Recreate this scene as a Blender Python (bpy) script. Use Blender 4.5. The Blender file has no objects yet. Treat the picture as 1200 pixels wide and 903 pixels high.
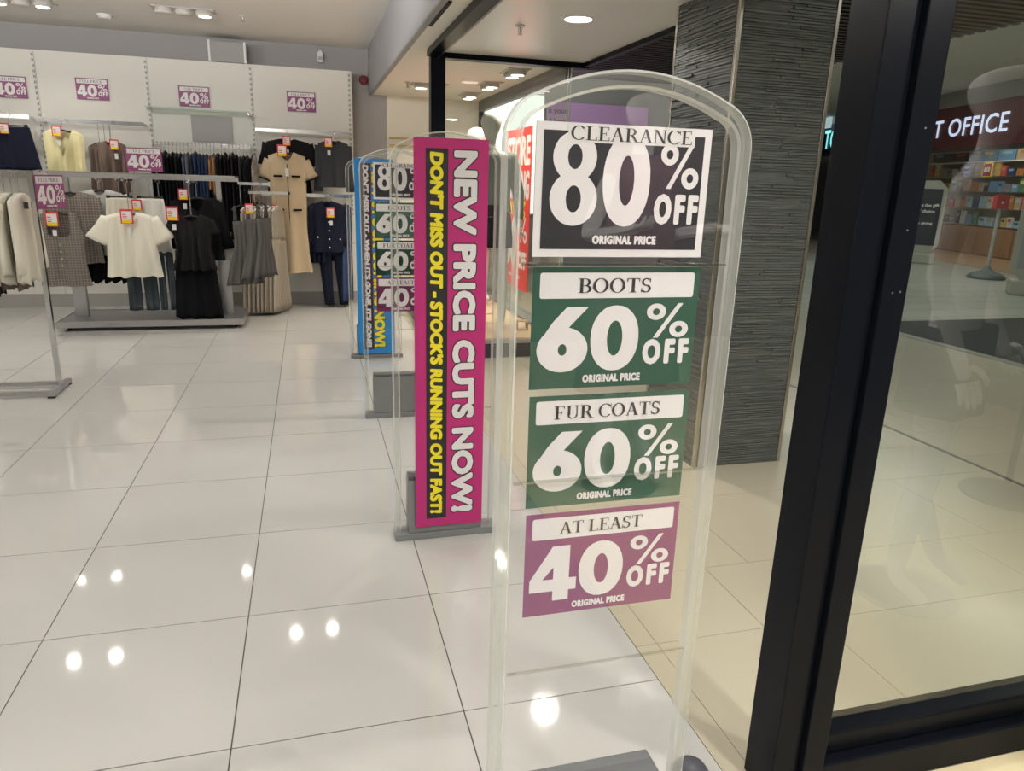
import bpy, bmesh, math, random
from mathutils import Vector, Matrix
from mathutils.geometry import delaunay_2d_cdt
random.seed(7)
PI = math.pi
sc = bpy.context.scene
C = sc.collection
R = math.radians

# ------------------------------------------------------------------ camera
cd = bpy.data.cameras.new('camera')
cam = bpy.data.objects.new('camera', cd)
C.objects.link(cam)
yaw, pitch, roll = .2737, .2710, .0308
fw = Vector((math.sin(yaw)*math.cos(pitch), math.cos(yaw)*math.cos(pitch), -math.sin(pitch)))
rt = Vector((math.cos(yaw), -math.sin(yaw), 0))
up = rt.cross(fw)
r2 = rt*math.cos(roll)+up*math.sin(roll)
u2 = -rt*math.sin(roll)+up*math.cos(roll)
M = Matrix(((r2.x, u2.x, -fw.x, 0), (r2.y, u2.y, -fw.y, 0), (r2.z, u2.z, -fw.z, 1.399), (0, 0, 0, 1)))
cam.matrix_world = M
cd.sensor_width = 36
cd.lens = 851.85/1200*36
cd.clip_start = .02
sc.camera = cam

# ------------------------------------------------------------------ world, exposure
w = bpy.data.worlds.new('mall_ambient')
sc.world = w
w.use_nodes = True
w.node_tree.nodes['Background'].inputs[0].default_value = (.80, .84, .80, 1)
w.node_tree.nodes['Background'].inputs[1].default_value = .22
vs = sc.view_settings
vs.view_transform = 'Standard'
vs.look = 'None'
vs.gamma = 1
vs.use_curve_mapping = False
vs.exposure = 0.0
sc.cycles.use_denoising = True
sc.cycles.transparent_max_bounces = 24
sc.cycles.max_bounces = 10
sc.cycles.transmission_bounces = 8
sc.cycles.sample_clamp_indirect = 6


def area(name, loc, power, size, col=(1, .95, .86), rot=(0, 0, 0), sy=None, spread=180, shape='DISK'):
    l = bpy.data.lights.new(name, 'AREA')
    l.energy = power
    l.color = col
    l.size = size
    l.shape = shape
    if sy:
        l.shape = 'RECTANGLE'
        l.size_y = sy
    l.spread = R(spread)
    o = bpy.data.objects.new(name, l)
    o.location = loc
    o.rotation_euler = rot
    C.objects.link(o)
    return o


# large soft area lights added for the mall hall
area('mall_fill_light', (7.0, 5.5, 3.35), 75, 2.0, (.93, 1, .88), sy=6)
area('mall_fill_light', (10.0, 11.0, 3.6), 75, 2.0, (.93, 1, .90), sy=5)
area('mall_fill_light', (4.3, 1.0, 3.2), 24, 1.2, (.98, 1, .86), sy=4)

area('mall_fill_light', (3.6, 9.6, 2.75), 26, 1.6, (.95, 1, .93), sy=1.6, rot=(R(60), 0, 0))  # added to brighten the lavender poster and far mall wall

# ------------------------------------------------------------------ materials


def mat(name, col, rough=.6, metal=0., spec=.5, bump=0., bscale=60., var=0., vscale=8., emis=None, es=1., coat=0., objvar=0.,
        sheen=0.):
    m = bpy.data.materials.new(name)
    m.use_nodes = True
    nt = m.node_tree
    b = nt.nodes['Principled BSDF']
    b.inputs['Base Color'].default_value = (*col, 1)
    b.inputs['Roughness'].default_value = rough
    b.inputs['Metallic'].default_value = metal
    b.inputs['Specular IOR Level'].default_value = spec
    b.inputs['Coat Weight'].default_value = coat
    b.inputs['Sheen Weight'].default_value = sheen
    if emis:
        b.inputs['Emission Color'].default_value = (*emis, 1)
        b.inputs['Emission Strength'].default_value = es
    tc = nt.nodes.new('ShaderNodeTexCoord')
    if var or objvar:
        mix = nt.nodes.new('ShaderNodeMix')
        mix.data_type = 'RGBA'
        mix.inputs['A'].default_value = (*[c*(1-max(var, objvar)) for c in col], 1)
        mix.inputs['B'].default_value = (*[min(1, c*(1+max(var, objvar))) for c in col], 1)
        if var:
            n = nt.nodes.new('ShaderNodeTexNoise')
            n.inputs['Scale'].default_value = vscale
            n.inputs['Detail'].default_value = 4
            nt.links.new(tc.outputs['Object'], n.inputs['Vector'])
            nt.links.new(n.outputs['Fac'], mix.inputs['Factor'])
        else:
            oi = nt.nodes.new('ShaderNodeObjectInfo')
            nt.links.new(oi.outputs['Random'], mix.inputs['Factor'])
        nt.links.new(mix.outputs['Result'], b.inputs['Base Color'])
    if bump:
        n = nt.nodes.new('ShaderNodeTexNoise')
        n.inputs['Scale'].default_value = bscale
        n.inputs['Detail'].default_value = 3
        bp = nt.nodes.new('ShaderNodeBump')
        bp.inputs['Strength'].default_value = bump
        bp.inputs['Distance'].default_value = .01
        nt.links.new(tc.outputs['Object'], n.inputs['Vector'])
        nt.links.new(n.outputs['Fac'], bp.inputs['Height'])
        nt.links.new(bp.outputs['Normal'], b.inputs['Normal'])
    return m


def thin_glass(name, f0=.04, tint=(1, 1, 1), rough=0.):
    """clear sheet: lets light straight through, mirrors by Fresnel at each face"""
    m = bpy.data.materials.new(name)
    m.use_nodes = True
    nt = m.node_tree
    nt.nodes.clear()
    out = nt.nodes.new('ShaderNodeOutputMaterial')
    mix = nt.nodes.new('ShaderNodeMixShader')
    tr = nt.nodes.new('ShaderNodeBsdfTransparent')
    tr.inputs[0].default_value = (*tint, 1)
    gl = nt.nodes.new('ShaderNodeBsdfGlossy')
    gl.inputs['Roughness'].default_value = rough
    geo = nt.nodes.new('ShaderNodeNewGeometry')
    dot = nt.nodes.new('ShaderNodeVectorMath')
    dot.operation = 'DOT_PRODUCT'
    nt.links.new(geo.outputs['Incoming'], dot.inputs[0])
    nt.links.new(geo.outputs['Normal'], dot.inputs[1])

    def mth(op, a, b=None):
        n = nt.nodes.new('ShaderNodeMath')
        n.operation = op
        for i, v in enumerate((a, b)):
            if v is None:
                continue
            if isinstance(v, (int, float)):
                n.inputs[i].default_value = v
            else:
                nt.links.new(v, n.inputs[i])
        return n.outputs[0]
    ab = mth('ABSOLUTE', dot.outputs['Value'])
    inv = mth('SUBTRACT', 1., ab)
    p5 = mth('POWER', inv, 5.)
    s = mth('MULTIPLY', p5, 1-f0)
    f = mth('ADD', s, f0)
    # both faces of the slab are counted on the face the light enters by
    fr = mth('SUBTRACT', 1., geo.outputs['Backfacing'])
    f = mth('MULTIPLY', f, fr)
    nt.links.new(f, mix.inputs[0])
    nt.links.new(tr.outputs[0], mix.inputs[1])
    nt.links.new(gl.outputs[0], mix.inputs[2])
    nt.links.new(mix.outputs[0], out.inputs[0])
    return m


def brick_mat(name, c1, c2, mortar, scale, bw, rh, ms, rough=.4, coords='Object'):
    m = mat(name, c1, rough)
    nt = m.node_tree
    b = nt.nodes['Principled BSDF']
    tc = nt.nodes.new('ShaderNodeTexCoord')
    br = nt.nodes.new('ShaderNodeTexBrick')
    br.inputs['Color1'].default_value = (*c1, 1)
    br.inputs['Color2'].default_value = (*c2, 1)
    br.inputs['Mortar'].default_value = (*mortar, 1)
    br.inputs['Scale'].default_value = scale
    br.inputs['Brick Width'].default_value = bw
    br.inputs['Row Height'].default_value = rh
    br.inputs['Mortar Size'].default_value = ms
    nt.links.new(tc.outputs[coords], br.inputs['Vector'])
    nt.links.new(br.outputs['Color'], b.inputs['Base Color'])
    return m


m_tile = mat('store_tile', (.50, .495, .475), .055, var=.03, vscale=2.5, spec=.55)
m_grout = mat('tile_grout', (.09, .08, .07), .8)
m_malltile = mat('mall_tile', (.47, .43, .335), .22, var=.05, vscale=3, spec=.45)
m_malltile2 = mat('mall_tile_far', (.50, .50, .44), .25, var=.06, vscale=2, spec=.45)
m_mallgrout = mat('mall_grout', (.16, .14, .11), .8)
m_wall = mat('grey_wall_paint', (.37, .365, .37), .75, var=.02)
m_panel = mat('display_panel_white', (.74, .73, .68), .55)
m_ceil = mat('store_ceiling_paint', (.78, .76, .73), .85)
m_bulk = mat('bulkhead_paint', (.36, .36, .38), .6)
m_soffit = mat('soffit_paint', (.80, .77, .69), .6)
m_satin = mat('satin_soffit_panel', (.80, .78, .75), .30, metal=.12, bump=.22, bscale=5)
m_black = mat('black_frame_paint', (.005, .006, .009), .28, spec=.07)
m_blackmatt = mat('black_matt', (.012, .012, .013), .7)
m_chrome = mat('chrome', (.72, .73, .74), .16, metal=1)
m_steel = mat('brushed_steel', (.50, .50, .51), .33, metal=1, bump=.05, bscale=200)
m_trim = mat('pillar_trim_steel', (.62, .58, .52), .22, metal=1)
m_stone = mat('dark_strip_stone', (.125, .135, .133), .38, var=.6, vscale=1)
_mp = m_stone.node_tree.nodes.new('ShaderNodeMapping')
_mp.inputs['Scale'].default_value = (9, 9, 130)
for _l in list(m_stone.node_tree.links):
    if _l.to_node.type == 'TEX_NOISE' and _l.to_node.inputs['Scale'].default_value < 2:
        m_stone.node_tree.links.new(_l.from_socket, _mp.inputs['Vector'])
        m_stone.node_tree.links.new(_mp.outputs[0], _l.to_node.inputs['Vector'])
        break
m_slat = mat('dark_brown_slat', (.035, .024, .02), .5)
m_white = mat('white_plastic', (.78, .78, .77), .35)
m_cream = mat('cream_partition', (.86, .82, .72), .5)
m_gold = mat('gold_rail', (.62, .47, .20), .3, metal=.9)
m_redb = mat('red_bell_plastic', (.16, .01, .02), .35)
m_boxgrey = mat('pedestal_grey_plastic', (.23, .235, .24), .38, metal=.25)
m_boxlid = mat('pedestal_lid_grey', (.10, .105, .11), .4)
m_acry = thin_glass('clear_acrylic_sheet', .11)
m_acryrod = thin_glass('clear_acrylic_bar', .30, (.90, .92, .89), .04)
m_glass = thin_glass('shopfront_glass', .095, (.97, .985, .97))
m_shelfglass = thin_glass('glass_shelf', .06, (.86, .93, .90))
m_rim = thin_glass('clear_acrylic_rim', .11, (.93, .95, .93), .03)
_nt = m_rim.node_tree
_mx = _nt.nodes.new('ShaderNodeMixShader')
_mx.inputs[0].default_value = .07
_df = _nt.nodes.new('ShaderNodeBsdfDiffuse')
_df.inputs[0].default_value = (.9, .9, .87, 1)
_o = [n for n in _nt.nodes if n.type == 'OUTPUT_MATERIAL'][0]
_src = _o.inputs[0].links[0].from_socket
_nt.links.new(_src, _mx.inputs[1])
_nt.links.new(_df.outputs[0], _mx.inputs[2])
_nt.links.new(_mx.outputs[0], _o.inputs[0])
m_edge = thin_glass('whitened_acrylic_edge', .25, (.93, .95, .93), .05)  # bright edge lines painted in by mixing white into the clear edge
_nt = m_edge.node_tree
_mx = _nt.nodes.new('ShaderNodeMixShader')
_mx.inputs[0].default_value = .38
_df = _nt.nodes.new('ShaderNodeBsdfDiffuse')
_df.inputs[0].default_value = (.92, .92, .88, 1)
_o = [n for n in _nt.nodes if n.type == 'OUTPUT_MATERIAL'][0]
_src = _o.inputs[0].links[0].from_socket
_nt.links.new(_src, _mx.inputs[1])
_nt.links.new(_df.outputs[0], _mx.inputs[2])
_nt.links.new(_mx.outputs[0], _o.inputs[0])
m_glasssolid = m_rim
m_pw = mat('print_white', (.78, .76, .77), .45)
m_pk = mat('print_black', (.018, .018, .02), .45)
m_pgreen = mat('print_green', (.035, .105, .072), .42)
m_ppurple = mat('print_purple', (.235, .045, .155), .42)
m_ppink = mat('print_magenta', (.47, .02, .165), .45)
m_pblue = mat('print_blue', (.01, .22, .58), .45)
m_pyellow = mat('print_yellow', (.86, .74, .02), .5)
m_pred = mat('print_red', (.75, .035, .03), .45)
m_pdark = mat('print_charcoal', (.028, .028, .034), .40)
m_plav = mat('print_lavender', (.72, .42, .80), .5)
m_plabel = mat('paper_label', (.74, .73, .72), .6)
m_tagred = mat('tag_red', (.55, .03, .03), .5)
m_tagyel = mat('tag_yellow', (.82, .58, .02), .5)
m_ink = mat('serif_ink', (.03, .03, .03), .6)
m_wood = mat('pale_wood_plinth', (.66, .47, .28), .4, var=.12, vscale=6)
m_creamfloor = mat('display_floor_cream', (.64, .56, .36), .35, var=.04)
m_mannequin = mat('mannequin_gloss', (.50, .51, .47), .12, coat=.5)
m_mannequin2 = mat('mannequin_pearl', (.74, .72, .72), .14, coat=.5)
m_lightoff = mat('lamp_ring', (.55, .53, .5), .4)
m_lamp = mat('lamp_disc_lit', (1, 1, 1), .5, emis=(1, .95, .86), es=6)
m_lampdim = mat('lamp_disc', (.62, .60, .56), .35)
m_lightbox = mat('lit_white_panel', (.9, .9, .9), .5, emis=(1, 1, .97), es=1.5)
m_postred = mat('fascia_maroon', (.16, .030, .038), .35)
m_lit = mat('lit_letters_white', (.9, .9, 1), .5, emis=(.62, .74, 1), es=.9)
m_litcyan = mat('lit_letters_cyan', (.3, .9, .95), .5, emis=(.3, .95, .95), es=1.0)
m_navy = mat('navy_fascia', (.010, .022, .055), .4)
m_mallgrey = mat('mall_bulkhead_grey', (.36, .35, .35), .6)
m_mallceil = mat('mall_ceiling_paint', (.72, .74, .68), .8)
m_shopback = mat('shop_back_cream', (.60, .52, .38), .7)
m_woodpanel = mat('counter_wood', (.38, .21, .11), .45, var=.1, vscale=5)
m_woodfloor = mat('shop_wood_floor', (.34, .22, .13), .35, var=.15, vscale=4)
m_carpet = mat('black_mat', (.016, .018, .018), .8, bump=.3, bscale=150)
m_boardgrey = mat('sign_stand_grey', (.42, .42, .36), .4)
m_boardface = mat('sign_stand_navy', (.02, .026, .045), .35)
m_bluegrey = mat('dome_base_grey', (.12, .14, .15), .45)

F = {}


def fab(name, col, rough=.85, **k):
    m = mat('fabric_'+name, col, rough, bump=k.pop('bump', .25), bscale=k.pop('bscale', 240), sheen=.0, spec=.08, **k)
    F[name] = m
    return m


fab('cream_white', (.80, .77, .66))
fab('white', (.74, .73, .68))
fab('ivory', (.66, .63, .54))
fab('pale_grey', (.47, .46, .44))
fab('yellow', (.78, .72, .42))
fab('navy', (.012, .014, .028))
fab('black', (.005, .005, .006))
fab('softblack', (.013, .012, .013))
fab('taupe', (.155, .115, .095))
fab('beige', (.56, .45, .30), var=.05, vscale=50)
fab('charcoal', (.040, .042, .048))
fab('denim', (.030, .050, .11), var=.2, vscale=20)
fab('blueprint', (.12, .135, .19), var=.7, vscale=60)
fab('tan', (.38, .20, .10), var=.3, vscale=20)
fab('darkgreen', (.014, .022, .020))
fab('plum', (.022, .014, .020))
fab('slate', (.055, .070, .080))
fab('stone', (.36, .32, .26), var=.1, vscale=30)
fab('blackwhite', (.30, .28, .25), var=.95, vscale=14)
fab('greygreen_knit', (.20, .225, .20), bump=.5, bscale=90)
fab('greydress', (.095, .093, .090))
fab('floral', (.05, .02, .03), var=.9, vscale=25)


def checked(name, base, line, s):
    m = fab(name, base)
    nt = m.node_tree
    b = nt.nodes['Principled BSDF']
    tc = nt.nodes.new('ShaderNodeTexCoord')
    cur = None
    for axis, sc_ in (('X', s), ('Z', s)):
        wv = nt.nodes.new('ShaderNodeTexWave')
        wv.wave_type = 'BANDS'
        wv.bands_direction = axis
        wv.inputs['Scale'].default_value = sc_
        rp = nt.nodes.new('ShaderNodeValToRGB')
        rp.color_ramp.elements[0].position = .72
        rp.color_ramp.elements[0].color = (0, 0, 0, 1)
        rp.color_ramp.elements[1].position = .9
        rp.color_ramp.elements[1].color = (1, 1, 1, 1)
        nt.links.new(tc.outputs['Object'], wv.inputs['Vector'])
        nt.links.new(wv.outputs['Color'], rp.inputs[0])
        mx = nt.nodes.new('ShaderNodeMix')
        mx.data_type = 'RGBA'
        mx.inputs['B'].default_value = (*line, 1)
        if cur is None:
            mx.inputs['A'].default_value = (*base, 1)
        else:
            nt.links.new(cur, mx.inputs['A'])
        nt.links.new(rp.outputs[0], mx.inputs['Factor'])
        cur = mx.outputs['Result']
    nt.links.new(cur, b.inputs['Base Color'])
    return m


checked('check', (.105, .092, .085), (.21, .185, .16), 14)

# ------------------------------------------------------------------ mesh helpers


class MB:
    def __init__(s):
        s.v = []
        s.f = []

    def poly(s, pts):
        i = len(s.v)
        s.v += [tuple(p) for p in pts]
        s.f.append(tuple(range(i, i+len(pts))))
        return s

    def box(s, x0, x1, y0, y1, z0, z1):
        i = len(s.v)
        s.v += [(x0, y0, z0), (x1, y0, z0), (x1, y1, z0), (x0, y1, z0), (x0, y0, z1), (x1, y0, z1), (x1, y1, z1), (x0, y1, z1)]
        s.f += [tuple(i+k for k in q) for q in ((3, 2, 1, 0), (4, 5, 6, 7), (0, 1, 5, 4), (1, 2, 6, 5), (2, 3, 7, 6), (3, 0, 4, 7))]
        return s

    def obox(s, c, dx, dy, dz, ax=Vector((1, 0, 0)), ay=Vector((0, 1, 0)), az=Vector((0, 0, 1))):
        i = len(s.v)
        c = Vector(c)
        for sx, sy, sz in ((-1, -1, -1), (1, -1, -1), (1, 1, -1), (-1, 1, -1), (-1, -1, 1), (1, -1, 1), (1, 1, 1), (-1, 1, 1)):
            s.v.append(tuple(c+ax*sx*dx/2+ay*sy*dy/2+az*sz*dz/2))
        s.f += [tuple(i+k for k in q) for q in ((3, 2, 1, 0), (4, 5, 6, 7), (0, 1, 5, 4), (1, 2, 6, 5), (2, 3, 7, 6), (3, 0, 4, 7))]
        return s

    def tube(s, pts, r, n=8, closed=False, cap=True, prof=None):
        pts = [Vector(p) for p in pts]
        m = len(pts)
        rr = r if isinstance(r, (list, tuple)) else [r]*m
        rings = []
        prev = None
        for k in range(m):
            if closed:
                t = pts[(k+1) % m]-pts[(k-1) % m]
            else:
                t = pts[min(k+1, m-1)]-pts[max(k-1, 0)]
            t.normalize()
            if prev is None:
                a = Vector((0, 0, 1)) if abs(t.z) < .9 else Vector((0, 1, 0))
                nrm = t.cross(a).normalized()
            else:
                nrm = (prev-t*prev.dot(t))
                nrm = nrm.normalized() if nrm.length > 1e-6 else t.orthogonal().normalized()
            prev = nrm
            b = t.cross(nrm)
            i = len(s.v)
            for j in range(n):
                an = 2*PI*(j+.5)/n
                s.v.append(tuple(pts[k]+(nrm*math.cos(an)+b*math.sin(an))*rr[k]))
            rings.append(i)
        for k in range(m if closed else m-1):
            a, b_ = rings[k], rings[(k+1) % m]
            for j in range(n):
                s.f.append((a+j, a+(j+1) % n, b_+(j+1) % n, b_+j))
        if cap and not closed:
            s.f.append(tuple(rings[0]+j for j in range(n))[::-1])
            s.f.append(tuple(rings[-1]+j for j in range(n)))
        return s

    def lathe(s, cx, cy, prof, n=20):
        i0 = len(s.v)
        for r, z in prof:
            for j in range(n):
                a = 2*PI*j/n
                s.v.append((cx+r*math.cos(a), cy+r*math.sin(a), z))
        for k in range(len(prof)-1):
            for j in range(n):
                s.f.append((i0+k*n+j, i0+k*n+(j+1) % n, i0+(k+1)*n+(j+1) % n, i0+(k+1)*n+j))
        s.f.append(tuple(i0+j for j in range(n))[::-1])
        s.f.append(tuple(i0+(len(prof)-1)*n+j for j in range(n)))
        return s

    def mesh(s, name, m=None, smooth=False):
        me = bpy.data.meshes.new(name)
        me.from_pydata(s.v, [], s.f)
        if m:
            me.materials.append(m)
        if smooth:
            for p in me.polygons:
                p.use_smooth = True
        me.update()
        return me

    def build(s, name, m, parent=None, smooth=False, bevel=0, loc=None, fix=False):
        me = s.mesh(name, m, smooth)
        if bevel or fix:
            bm = bmesh.new()
            bm.from_mesh(me)
            if fix:
                bmesh.ops.recalc_face_normals(bm, faces=bm.faces)
            if bevel:
                bmesh.ops.bevel(bm, geom=bm.edges, offset=bevel, segments=2, affect='EDGES', profile=.6)
            bm.to_mesh(me)
            bm.free()
        return link(name, me, parent, loc)


def link(name, me, parent=None, loc=None):
    o = bpy.data.objects.new(name, me)
    C.objects.link(o)
    if parent:
        o.parent = parent
    if loc is not None:
        o.location = loc
    return o


def tag(o, label=None, cat=None, group=None, kind=None):
    if label:
        o['label'] = label
    if cat:
        o['category'] = cat
    if group:
        o['group'] = group
    if kind:
        o['kind'] = kind
    return o


def thing(name, label, cat, loc=(0, 0, 0), rz=0, group=None):
    o = bpy.data.objects.new(name, None)
    o.empty_display_size = .05
    C.objects.link(o)
    o.location = loc
    o.rotation_euler = (0, 0, rz)
    return tag(o, label, cat, group)


def dup(o, parent=None):
    c = o.copy()
    C.objects.link(c)
    c.parent = parent
    for ch in list(o.children):
        dup(ch, c)
    return c


def struct(name, mb, m, parent=None, **k):
    o = mb.build(name, m, parent, **k)
    if parent is None:
        o['kind'] = 'structure'
    return o


# ------------------------------------------------------------------ lettering
_glyph_cache = {}


def text_poly(s, w, h, bold=0., spacing=1., nseg=6):
    """outline text as flat geometry in (x, z), box w by h, strokes thickened by 'bold' metres"""
    c = bpy.data.curves.new('t', 'FONT')
    c.body = s
    c.size = 1
    c.space_character = spacing
    c.resolution_u = 3
    o = bpy.data.objects.new('t', c)
    C.objects.link(o)
    dg = bpy.context.evaluated_depsgraph_get()
    me = bpy.data.meshes.new_from_object(o.evaluated_get(dg))
    bpy.data.objects.remove(o)
    bpy.data.curves.remove(c)
    bm = bmesh.new()
    bm.from_mesh(me)
    bpy.data.meshes.remove(me)
    bmesh.ops.remove_doubles(bm, verts=bm.verts, dist=1e-5)
    xs = [v.co.x for v in bm.verts]
    ys = [v.co.y for v in bm.verts]
    x0, x1, y0, y1 = min(xs), max(xs), min(ys), max(ys)
    iw, ih = w-2*bold, h-2*bold
    mb = MB()
    P = {v.index: Vector((bold+(v.co.x-x0)/(x1-x0)*iw, bold+(v.co.y-y0)/(y1-y0)*ih)) for v in bm.verts}
    bm.verts.index_update()
    P = {v.index: Vector((bold+(v.co.x-x0)/(x1-x0)*iw, bold+(v.co.y-y0)/(y1-y0)*ih)) for v in bm.verts}
    for f in bm.faces:
        mb.poly([(P[v.index].x, 0, P[v.index].y) for v in f.verts])
    if bold > 0:
        done = set()
        for e in bm.edges:
            if len(e.link_faces) != 1:
                continue
            a, b = P[e.verts[0].index], P[e.verts[1].index]
            d = b-a
            if d.length < 1e-7:
                continue
            d.normalize()
            n = Vector((-d.y, d.x))*bold
            mb.poly([(p.x, 0, p.y) for p in (a+n, a-n, b-n, b+n)])
            for vv, p in ((e.verts[0].index, a), (e.verts[1].index, b)):
                if vv not in done:
                    done.add(vv)
                    mb.poly([(p.x+bold*1.05*math.cos(2*PI*k/nseg+PI/4), 0, p.y+bold*1.05*math.sin(2*PI*k/nseg+PI/4)) for k in range(nseg)])
    bm.free()
    return flat_union(mb) if bold > 0 else mb


def flat_union(mb):
    """merge overlapping flat pieces (x, z) into one clean sheet"""
    vs_ = [Vector((v[0]*1000, v[2]*1000)) for v in mb.v]
    fs = []
    for f in mb.f:
        a = sum(vs_[f[i]].x*vs_[f[(i+1) % len(f)]].y-vs_[f[(i+1) % len(f)]].x*vs_[f[i]].y for i in range(len(f)))
        if abs(a) > 1e-5:
            fs.append(list(f) if a > 0 else list(f)[::-1])
    r = delaunay_2d_cdt(vs_, [], fs, 0, 1e-4)
    out = MB()
    out.v = [(v.x/1000, 0, v.y/1000) for v in r[0]]
    out.f = [tuple(f) for f, of in zip(r[2], r[5]) if len(of)]
    return out


def place(dst, src, x, z, y=0.):
    i = len(dst.v)
    dst.v += [(v[0]+x, v[1]+y, v[2]+z) for v in src.v]
    dst.f += [tuple(i+k for k in f) for f in src.f]
    return dst


def rot_cw(src, x, ztop, y=0., dst=None):
    """turn text to run downwards, letter tops to the right; x = left side of the line"""
    dst = dst or MB()
    i = len(dst.v)
    dst.v += [(x+v[2], v[1]+y, ztop-v[0]) for v in src.v]
    dst.f += [tuple(i+k for k in f) for f in src.f]
    return dst


def ring2(mb, cx, cz, ax, az, bx, bz, hx=0., hz=0., n=28, p=2.):
    """flat ring between an outer and an inner (super)ellipse"""
    i = len(mb.v)
    for k in range(n):
        a = 2*PI*k/n
        ca, sa = math.cos(a), math.sin(a)
        q = 2./p
        mb.v.append((cx+ax*math.copysign(abs(ca)**q, ca), 0, cz+az*math.copysign(abs(sa)**q, sa)))
        mb.v.append((cx+hx+bx*ca, 0, cz+hz+bz*sa))
    for k in range(n):
        j = (k+1) % n
        mb.f.append((i+2*k, i+2*j, i+2*j+1, i+2*k+1))


def digit(dst, ch, x, z, w, h):
    mb = MB()
    digit_raw(mb, ch, x, z, w, h)
    place(dst, flat_union(mb), 0, 0)


def digit_raw(mb, ch, x, z, w, h):
    if ch == '0':
        ring2(mb, x+w/2, z+h/2, w/2, h/2, w*.16, h*.27, p=2.15)
    elif ch == '8':
        ring2(mb, x+w/2, z+h*.735, w*.455, h*.265, w*.15, h*.13)
        ring2(mb, x+w/2, z+h*.29, w*.5, h*.29, w*.16, h*.145)
    elif ch == '6':
        ring2(mb, x+w/2, z+h*.35, w*.5, h*.35, w*.085, h*.09)
        mb.poly([(x+w*.56, 0, z+h), (x+w*.98, 0, z+h), (x+w*.50, 0, z+h*.60), (x+w*.03, 0, z+h*.44)])
        mb.poly([(x+w*.56, 0, z+h), (x+w*.03, 0, z+h*.44), (x+w*.15, 0, z+h*.60), (x+w*.30, 0, z+h*.78)])
    elif ch == '4':
        mb.poly([(x+w*.47, 0, z+h), (x+w*.84, 0, z+h), (x+w*.84, 0, z+h*.20), (x+w*.50, 0, z+h*.20), (x+w*.50, 0, z+h*.70)])
        mb.poly([(x+w*.47, 0, z+h), (x+w*.50, 0, z+h*.70), (x+w*.50, 0, z+h*.62), (x+w*.27, 0, z+h*.40), (x, 0, z+h*.40)])
        mb.poly([(x, 0, z+h*.40), (x+w, 0, z+h*.40), (x+w, 0, z+h*.18), (x, 0, z+h*.18)])
        mb.poly([(x+w*.50, 0, z+h*.25), (x+w*.84, 0, z+h*.25), (x+w*.84, 0, z), (x+w*.50, 0, z)])
    elif ch == '%':
        ring2(mb, x+w*.22, z+h*.76, w*.225, h*.24, w*.085, h*.10, n=18)
        ring2(mb, x+w*.78, z+h*.24, w*.225, h*.24, w*.085, h*.10, n=18)
        mb.poly([(x+w*.72, 0, z+h), (x+w*.84, 0, z+h), (x+w*.30, 0, z), (x+w*.18, 0, z)])


def arc(cx, cz, rx, rz, a0, a1, n=10):
    return [(cx+rx*math.cos(R(a0+(a1-a0)*k/n)), cz+rz*math.sin(R(a0+(a1-a0)*k/n))) for k in range(n+1)]


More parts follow.
